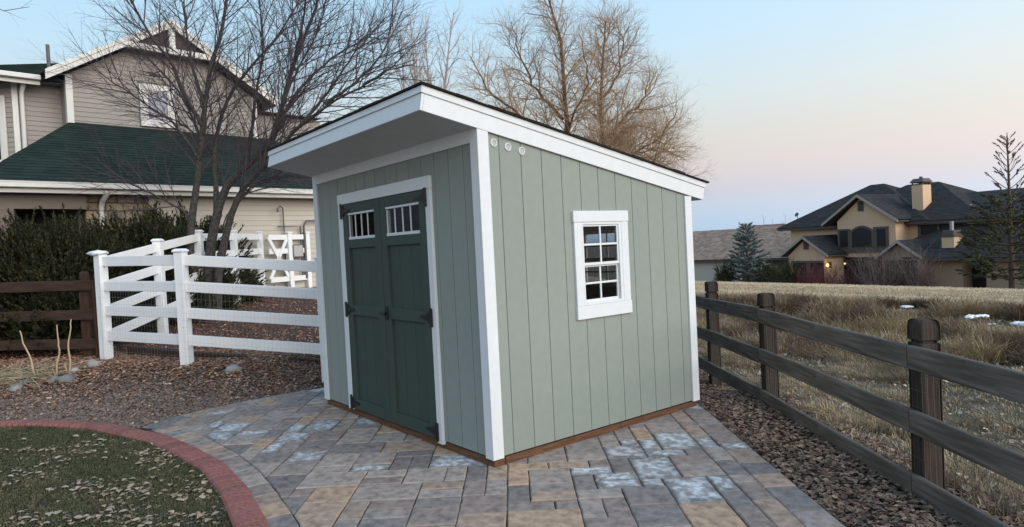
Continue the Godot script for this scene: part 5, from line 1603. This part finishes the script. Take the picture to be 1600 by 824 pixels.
func make_juniper(label: String, root: Vector3, size: Vector3, count: int, c: Color, seed_: int, called := "juniper_bush") -> void:
	rng.seed = seed_
	var o := thing(called, label, "bush", root, 0.0, "")
	var st := Buf.new(); st.col = Color(0.05, 0.035, 0.028)
	var xs: Array[Transform3D] = []; var cs := PackedColorArray()
	var nz := FastNoiseLite.new(); nz.seed = seed_; nz.frequency = 0.9
	for k in 26:
		var a := R(0, TAU); var e := R(0.25, 1.4)
		var dir := V(cos(a) * cos(e), sin(e), sin(a) * cos(e))
		var l := V(dir.x * size.x, dir.y * size.y, dir.z * size.z)
		st.tube(wander(V(0, 0, 0), l, l.length() * 0.85, 5, 0.08, 0.03), taper(6, 0.03, 0.006), 4, false)
	while xs.size() < count:
		var a := R(0, TAU); var e := asin(R(-0.1, 1.0))
		var dir := V(cos(a) * cos(e), sin(e), sin(a) * cos(e))
		var lump := 1.0 + 0.5 * nz.get_noise_3dv(dir * 2.2)
		var rad := lump * pow(R(0.12, 1.0), 0.45)
		var p := V(dir.x * size.x, dir.y * size.y, dir.z * size.z) * rad
		if p.y < 0.02: continue
		var grow := (dir + V(R(-0.5, 0.5), R(0.1, 0.9), R(-0.5, 0.5))).normalized()
		xs.append(aim(grow, p, R(0.7, 1.5)))
		cs.append(tint(c.lerp(Color(c.r * 1.7, c.g * 1.25, c.b * 0.9), R(0.0, 0.6)), R(0.5, 1.35)))
	part(o, "stems", st, M.twig)
	many(o, "foliage", spray_mesh(seed_, 36, 0.32, 0.0095, 0.5), xs, cs)

func make_conifer(called: String, label: String, root: Vector3, h: float, rad: float, c: Color, tip: Color, seed_: int, needles: int, bare := 0.0, cat := "tree") -> void:
	rng.seed = seed_
	var o := thing(called, label, cat, root)
	var t := Buf.new(); t.tube(PackedVector3Array([V(0, -0.3, 0), V(0.02, h * 0.5, 0), V(0, h, 0)]), PackedFloat32Array([h * 0.018, h * 0.011, h * 0.002]), 7)
	part(o, "trunk", t, mat(Color(0.10, 0.07, 0.055), 0.9))
	var br := Buf.new(); br.col = Color(0.11, 0.075, 0.06)
	var xs: Array[Transform3D] = []; var cs := PackedColorArray()
	var y := h * 0.06
	while y < h * 0.97:
		var f := y / h
		var n := 8 if f < 0.8 else 5
		if bare > 0.0 and f > bare: n = 4
		var reach := rad * pow(1.0 - f, 0.8) * R(0.9, 1.1) + h * 0.015
		var a0 := R(0, TAU)
		for k in n:
			var a := a0 + TAU * k / n + R(-0.25, 0.25)
			var len_ := reach * R(0.72, 1.08)
			var rise := lerpf(-0.18, 0.55, f) + (0.35 if bare > 0.0 and f > bare else 0.0)
			var q := wander(V(0, y, 0), V(cos(a), rise, sin(a)), len_, 5, 0.06, 0.05 if bare == 0.0 else 0.13)
			br.tube(q, taper(6, h * 0.0045 * (1.2 - f), h * 0.001 * (2.2 if bare > 0.0 and f > bare else 1.0)), 4, false)
			var sparse := bare > 0.0 and f > bare
			var m := int(needles * (len_ / rad) * (0.12 if sparse else 1.0)) + 1
			for j in m:
				var u := lerpf(0.12 if not sparse else 0.35, 1.0, sqrt(rng.randf()))
				var fi := u * 5.0; var ki := mini(int(fi), 4)
				var p := q[ki].lerp(q[ki + 1], fi - ki)
				var wd := len_ * 0.28 * (1.1 - u) * (0.4 if sparse else 1.0)
				p += V(-sin(a), R(-0.25, 0.1), cos(a)) * R(-wd, wd)
				var dir := V(cos(a), rise + R(-0.2, 0.5), sin(a)) + V(-sin(a), 0, cos(a)) * R(-0.9, 0.9)
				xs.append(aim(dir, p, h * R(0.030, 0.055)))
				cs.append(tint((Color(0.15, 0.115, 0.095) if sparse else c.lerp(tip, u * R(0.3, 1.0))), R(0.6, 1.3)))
		y += h * (0.052 if f < 0.7 else 0.04)
	part(o, "branches", br, M.twig)
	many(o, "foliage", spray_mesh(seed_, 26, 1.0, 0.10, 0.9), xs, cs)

func make_twig_shrub(called: String, label: String, root: Vector3, w: float, h: float, n: int, c: Color, seed_: int, thick := 0.012) -> void:
	rng.seed = seed_
	var o := thing(called, label, "shrub", root)
	var b := Buf.new()
	for k in n:
		var a := R(0, TAU); var lean := R(0.05, 0.8)
		var p := V(R(-w, w) * 0.55, -0.1, R(-w, w) * 0.4)
		b.col = tint(c, R(0.6, 1.4))
		var q := wander(p, V(cos(a) * lean, 1.0, sin(a) * lean), h * R(0.5, 1.05), 4, 0.16, 0.06)
		b.tube(q, taper(5, thick, thick * 0.4), 3, false)
		for j in 5:
			var s := q[1 + j % 4]
			b.tube(wander(s, V(R(-1, 1), R(0.2, 1.2), R(-1, 1)), h * R(0.15, 0.4), 3, 0.2, 0.05), taper(4, thick * 0.6, thick * 0.3), 3, false)
	stuff(part(o, "stems", b, M.twig))


# ---------------------------------------------------------------- beds, field, small things
func make_beds() -> void:
	rng.seed = 97
	var patio := patio_polygon()
	var pm := [stone_mesh(1, M.pebble), stone_mesh(2, M.pebble, 0.45)]
	var lx: Array[Transform3D] = []; var lc := PackedColorArray()
	var px: Array = [[], []]; var pc := [PackedColorArray(), PackedColorArray()]
	var add := func(x: float, d: float, stones: float) -> void:
		var y := gh(x, d) - 0.03
		if rng.randf() < stones:
			var k := rng.randi() % 2
			px[k].append(Transform3D(Basis.from_euler(V(R(-0.6, 0.6), R(0, TAU), R(-0.6, 0.6))) * Basis.from_scale(Vector3.ONE * R(0.010, 0.024)), V(x, y + R(0.004, 0.014), -d)))
			pc[k].append(tint(Color(0.185, 0.15, 0.135).lerp(Color(0.33, 0.235, 0.18), rng.randf() * rng.randf()), R(0.5, 1.5)))
		else:
			lx.append(Transform3D(Basis.from_euler(V(R(-0.4, 0.4), R(0, TAU), R(-0.4, 0.4))) * Basis.from_scale(V(R(0.5, 0.95), 1, 1) * (R(0.024, 0.056) if x < 0.0 else R(0.026, 0.060))), V(x, y + R(0.012, 0.03), -d)))
			var c := (Color(0.26, 0.135, 0.085).lerp(Color(0.36, 0.17, 0.105), ss(8.6, 10.0, d)).lerp(Color(0.56, 0.41, 0.29), pow(rng.randf(), 2.4)) if x < 0.0 else Color(0.19, 0.122, 0.088).lerp(Color(0.34, 0.25, 0.18), pow(rng.randf(), 2.4)))
			lc.append(tint(c, R(0.45, 1.3)))
	var n := 0
	while n < 38000:       # the gravel bed at the left
		var d := R(6.7, 9.9); var x := R(-8.6, -1.6)
		if x < -0.83 * d - 0.4 or in_lawn(x - 0.1, d + 0.12) or in_lawn(x, d) or Geometry2D.is_point_in_polygon(V2(x, d), patio): continue
		add.call(x, d, lerpf(0.90, 0.12, ss(7.5, 8.9, d + 0.12 * sin(x * 3.0))))
		n += 1
	n = 0
	while n < 16000:       # behind the white fence
		var d := R(9.0, 17.5); var x := R(-9.5, -1.6)
		if rng.randf() > 9.5 / d: continue
		add.call(x, d, 0.05)
		n += 1
	n = 0
	while n < 18000:        # the strip between the patio and the timber fence
		var d := R(2.4, 11.0); var x := R(1.68, 2.75)
		if rng.randf() > 4.0 / d + 0.25: continue
		if Geometry2D.is_point_in_polygon(V2(x, d), patio): continue
		add.call(x, d, 0.04)
		n += 1
	for k in 2:
		var a: Array[Transform3D] = []
		a.assign(px[k])
		tag(many(self, "gravel", pm[k], a, pc[k]), ["grey brown gravel covering the beds beside the patio and behind the white fence", "flat mauve grey gravel chips mixed into the beds beside the patio"][k], "gravel")
	tag(many(self, "leaf_mulch", leaf_mesh(7, M.leaf), lx, lc), "brown dead leaves and bark mulch covering the beds", "mulch")
	# larger stones
	var rocks := [[-3.62, 8.45, 0.10, "pale rounded rock on the leaf mulch in front of the white fence", 0], [-6.22, 8.42, 0.085, "grey rock at the left edge, the upper one of two by the dry grass", 1], [-6.21, 8.22, 0.085, "pale grey rock at the left edge, the lower one of two by the dry grass", 0], [-5.88, 8.42, 0.075, "small grey rock between the dry grass and the bare stems", 1], [-5.72, 8.40, 0.10, "broad flat grey rock beside the base of the bare stems", 1], [-5.70, 8.95, 0.11, "pale angular rock just in front of the brown fence end", 0], [-5.82, 8.72, 0.07, "white flat stone lying between the bare stems and the fence end", 2]]
	for r in rocks:
		var b := stone_mesh(int(r[2] * 1000.0 + r[0] * 50.0), M.rock, 0.62, 3)
		var o := put(self, "rock", b, Transform3D(Basis.from_euler(V(R(-0.2, 0.2), R(0, TAU), R(-0.15, 0.15))) * Basis.from_scale(Vector3.ONE * r[2]), V(r[0], gh(r[0], r[1]) + r[2] * 0.25 - 0.03, -r[1])))
		o.material_override = mat([Color(0.42, 0.42, 0.41), Color(0.27, 0.29, 0.30), Color(0.55, 0.54, 0.50)][r[4]], 0.88, T.stone, 1.6, 0.6)
		tag(o, r[3], "rock")
	# cut bare stems and a heap of straw-coloured dry grass
	for s in [[V(-6.16, 0.14, -8.5), V(-6.33, 0.87, -8.5), "leaning pale bare stem nearest the left edge beside the dry grass"], [V(-5.97, 0.16, -8.6), V(-5.92, 0.91, -8.6), "crooked pale bare stem in the middle of the three by the brown fence"], [V(-5.88, 0.18, -8.7), V(-5.80, 0.97, -8.7), "tall pale bare stem nearest the white fence corner"]]:
		var o := thing("dry_stalk", s[2], "plant stem", s[0], 0.0, "")
		var l: Vector3 = s[1] - s[0]
		var b := Buf.new(); b.col = Color(0.46, 0.36, 0.25)
		b.tube(smooth_line([Vector3.ZERO, l * 0.3 + V(R(-0.02, 0.02), 0, 0), l * 0.55 + V(R(-0.035, 0.035), 0, 0), l * 0.8 + V(R(-0.03, 0.03), 0, 0), l], 14, 0.005), taper(15, 0.014, 0.007), 6)
		b.tube(wander(V(0.01, 0, 0.01), V(R(-0.3, 0.3), 1, R(-0.2, 0.2)), 0.22, 4, 0.2, 0.0), taper(5, 0.013, 0.006), 5)
		part(o, "stem", b, M.twig)
	var dg := thing("dry_grass_clump", "flattened straw coloured dry grass at the left edge before the brown fence", "grass clump", V(-6.5, 0.17, -8.65))
	var gb := Buf.new()
	for k in 700:
		var a := R(-0.9, 1.2) if rng.randf() < 0.75 else R(0, TAU)
		gb.col = tint(Color(0.55, 0.45, 0.29), R(0.5, 1.25))
		var p := V(R(-0.7, 0.35), R(0.0, 0.12), R(-0.35, 0.3))
		var q := wander(p, V(cos(a), R(-0.05, 0.35), sin(a) * 0.6), R(0.25, 0.7), 4, 0.16, -0.09)
		for j in q.size(): q[j].y = maxf(q[j].y, 0.01)
		gb.tube(q, taper(5, 0.007, 0.0025), 3, false)
	stuff(part(dg, "blades", gb, M.leaf))
	# snow left on the bank and on the fence corner
	for s in [[V(8.75, 0, -12.6), 0.17, "thin snow streak on the dark bank above the fence post"], [V(8.97, 0, -11.86), 0.20, "largest patch of snow on the bank at the right edge"], [V(8.2, 0, -14.0), 0.13, "small snow patch farthest along the bank, above the middle rail"], [V(8.62, 0, -12.0), 0.06, "tiny snow spot between the two larger patches on the bank"], [V(5.75, 0, -8.15), 0.06, "small snow spot in the ditch grass behind the top rail"]]:
		var p: Vector3 = s[0]
		p.y = gh(p.x, -p.z) + 0.13
		for rep in 1:
			var o := thing("snow_patch", s[2], "snow", p, R(0, 360))
			var b := Buf.new()
			for k in (5 if s[1] > 0.1 else 2):
				var sm := stone_mesh(400 + k + int(s[1] * 100), M.snow, 0.3, 2)
				var ar := sm.surface_get_arrays(0)
				var vs: PackedVector3Array = ar[Mesh.ARRAY_VERTEX]
				var f: Vector3 = V(R(-1, 1), 0.0, R(-0.6, 0.6)) * s[1] * 1.1
				for j in range(0, vs.size(), 3): b.tri_out(vs[j] * s[1] * R(0.55, 0.56) + f, vs[j + 1] * s[1] * 0.55 + f, vs[j + 2] * s[1] * 0.55 + f, f)
			part(o, "snow", b, M.snow)
	for s in [[V(-5.88, 1.83, -9.47), 0.10, "snow heap on the left corner post of the white fence"], [V(-4.25, 1.33, -9.35), 0.0, ""]]:
		if s[1] > 0.0: tag(put(self, "snow_heap", stone_mesh(431, M.snow, 0.5, 3), Transform3D(Basis().scaled(V(1.2, 0.8, 1.1) * s[1]), s[0])), s[2], "snow")

func make_field() -> void:
	rng.seed = 101
	var tuft := tuft_mesh(16, 0.32, 0.0042, 0.11, 5, 1.1)
	var short := tuft_mesh(10, 0.14, 0.006, 0.10, 6, 0.8)
	var nz := FastNoiseLite.new(); nz.seed = 12; nz.frequency = 0.55
	var xs: Array[Transform3D] = []; var cs := PackedColorArray()
	var n := 0
	while n < 26000:       # ditch and bank: clumpy dry grass
		var d := 2.2 + 22.0 * pow(rng.randf(), 0.9); var x := R(2.6, 24.0)
		if x > 0.80 * d + 1.5 or x < 0.24 * d: continue
		var b := 0.631 * x + 0.775 * d
		if b > 17.0: continue
		var snowy := false
		for q in [V2(8.75, 12.6), V2(8.97, 11.86), V2(8.2, 14.0), V2(5.75, 8.15)]:
			if q.distance_to(V2(x, d)) < 0.75: snowy = true
		if snowy: continue
		var w := nz.get_noise_2d(x, d)
		var bank := ss(11.0, 13.2, b)
		if w < lerpf(0.22, -0.12, bank) + R(-0.2, 0.1): continue
		n += 1
		var s := R(0.5, 1.1) * lerpf(0.5, 1.2, bank)
		xs.append(Transform3D(Basis(Vector3.UP, R(0, TAU)) * Basis(Vector3.RIGHT, R(-0.35, 0.35)) * Basis.from_scale(V(1.1, R(0.6, 1.1), 1.1) * s), V(x, gh(x, d) - 0.04, -d)))
		var c := Color(0.50, 0.39, 0.24).lerp(Color(0.15, 0.10, 0.062), clampf(0.30 + 0.22 * bank + nz.get_noise_2d(x * 1.7 + 50.0, d * 1.7) * 1.6 + bank * 0.25 * ss(13.0, 16.0, b), 0.0, 1.0))
		if bank < 0.5 and rng.randf() < 0.3: c = Color(0.13, 0.125, 0.08)
		cs.append(tint(c, R(0.6, 1.25)))
	tag(many(self, "dry_grass", tuft, xs, cs), "clumpy brown dry grass in the ditch and on the bank behind the timber fence", "grass")
	xs = []; cs = PackedColorArray()
	for k in 3600:       # pale leaves and chips lying in the ditch
		var d := R(2.4, 15.0); var x := R(2.7, 10.0)
		if x > 0.80 * d + 1.0 or 0.631 * x + 0.775 * d > 15.5: continue
		xs.append(Transform3D(Basis.from_euler(V(R(-0.5, 0.5), R(0, TAU), R(-0.5, 0.5))) * Basis.from_scale(Vector3.ONE * R(0.03, 0.07)), V(x, gh(x, d) + R(0.0, 0.05), -d)))
		cs.append(tint(Color(0.20, 0.14, 0.09).lerp(Color(0.62, 0.54, 0.42), pow(rng.randf(), 2.5)), R(0.7, 1.1)))
	tag(many(self, "ditch_leaves", leaf_mesh(9, M.leaf), xs, cs), "pale dead leaves scattered through the ditch grass behind the timber fence", "leaves")
	xs = []; cs = PackedColorArray()
	n = 0
	while n < 20000:       # low cropped grass of the field and the ditch floor
		var d := R(3.0, 30.0); var x := R(2.5, 26.0)
		if x > 0.80 * d + 1.0 or x < 0.24 * d: continue
		var b := 0.631 * x + 0.775 * d
		if b < 16.4 and rng.randf() < 0.6: continue
		if b > 28.0: continue
		if absf(b - 22.6) < 0.5 and rng.randf() < 0.7: continue
		n += 1
		xs.append(Transform3D(Basis(Vector3.UP, R(0, TAU)) * Basis.from_scale(V(1.5, R(0.35, 0.8), 1.5) * R(0.55, 1.0)), V(x, gh(x, d) - 0.035, -d)))
		cs.append(tint(Color(0.64, 0.52, 0.36) if b > 16.2 else Color(0.27, 0.225, 0.15).lerp(Color(0.40, 0.32, 0.21), rng.randf()), R(0.75, 1.2)))
	tag(many(self, "field_grass", short, xs, cs), "pale cropped dry grass of the field beyond the ditch", "grass")

func make_plants() -> void:
	make_juniper("dark green juniper bush farthest left behind the brown fence", V(-9.6, 0.35, -11.2), V(1.7, 1.72, 1.2), 6500, Color(0.032, 0.037, 0.015), 211)
	make_juniper("dark green juniper bush behind the corner where the brown and white fences meet", V(-7.7, 0.4, -11.0), V(1.5, 1.68, 1.1), 6500, Color(0.032, 0.039, 0.016), 223)
	make_juniper("dark green juniper bush left of the bare tree trunk", V(-7.0, 0.55, -12.7), V(1.4, 1.72, 1.3), 6000, Color(0.033, 0.042, 0.016), 227)
	make_juniper("smaller dark juniper bush right behind the bare tree trunk by the back fence", V(-7.0, 0.6, -14.6), V(1.2, 1.75, 1.0), 4500, Color(0.033, 0.042, 0.016), 229)
	make_cottonwood()
	make_thin_tree("poplar_tree", "pale slender leafless tree between the bare tree and the shed peak", V(-5.0, 0.5, -38.0), 15.0, 5, 0.17, Color(0.40, 0.335, 0.30), 241, 1.2)
	make_thin_tree("distant_tree", "pale leafless tree top above the tan roof far away", V(32.0, -3.0, -80.0), 7.3, 6, 0.3, Color(0.32, 0.25, 0.21), 251, 0.7)
	make_conifer("spruce_tree", "blue spruce standing in front of the tan roofed house", V(15.9, -3.0, -45.0), 5.5, 2.1, Color(0.09, 0.125, 0.118), Color(0.27, 0.33, 0.325), 257, 66)
	make_conifer("pine_tree", "tall pine with a thin bare top at the right edge before the stucco house", V(22.5, -1.3, -30.0), 6.95, 2.3, Color(0.058, 0.066, 0.030), Color(0.13, 0.135, 0.062), 263, 26, 0.58)
	make_conifer("small_spruce", "small blue spruce at the far right edge beside the pine", V(22.9, -1.4, -29.2), 2.1, 0.8, Color(0.04, 0.06, 0.055), Color(0.14, 0.19, 0.19), 269, 10)
	for s in [[V(14.6, -2.95, -45.5), V(0.8, 2.7, 0.8), "dark green shrub left of the blue spruce"], [V(16.9, -2.95, -43.5), V(1.2, 2.45, 0.8), "low green shrub in front of the blue spruce"], [V(18.3, -2.95, -44.2), V(0.9, 2.6, 0.8), "olive green shrub right of the blue spruce"]]:
		make_juniper(s[2], s[0], s[1], 1800, Color(0.045, 0.062, 0.03), int(s[0].x * 20.0), "green_shrub")
	make_juniper("low dark evergreen shrub against the stucco house wall", V(29.6, -2.9, -43.0), V(1.0, 2.0, 0.7), 1200, Color(0.022, 0.034, 0.018), 277, "green_shrub")
	make_twig_shrub("dogwood_shrub", "red stemmed dogwood shrub below the small left gable", V(19.6, -2.6, -42.6), 1.9, 2.1, 260, Color(0.13, 0.042, 0.048), 281)
	make_twig_shrub("dogwood_shrub", "red stemmed dogwood shrub nearer the lit lanterns", V(21.9, -2.6, -42.8), 1.6, 1.45, 200, Color(0.12, 0.04, 0.045), 283)
	make_twig_shrub("bare_shrub", "tangled brown leafless shrub in front of the arched window", V(23.0, -2.4, -41.5), 1.9, 2.7, 150, Color(0.15, 0.115, 0.108), 293, 0.016)
	make_twig_shrub("bare_shrub", "tangled brown leafless shrub below the small right gable", V(24.9, -2.4, -40.8), 1.4, 2.6, 110, Color(0.16, 0.12, 0.112), 307, 0.016)


func _ready() -> void:
	make_light()
	make_materials()
	make_ground()
	make_lawn()
	make_patio()
	make_curb()
	make_left_house()
	make_right_house()
	make_far_house()
	make_rail_fence()
	make_white_fence()
	make_brown_fence()
	make_shed()
	make_bare_tree()
	make_corner_tree()
	make_plants()
	make_beds()
	make_field()
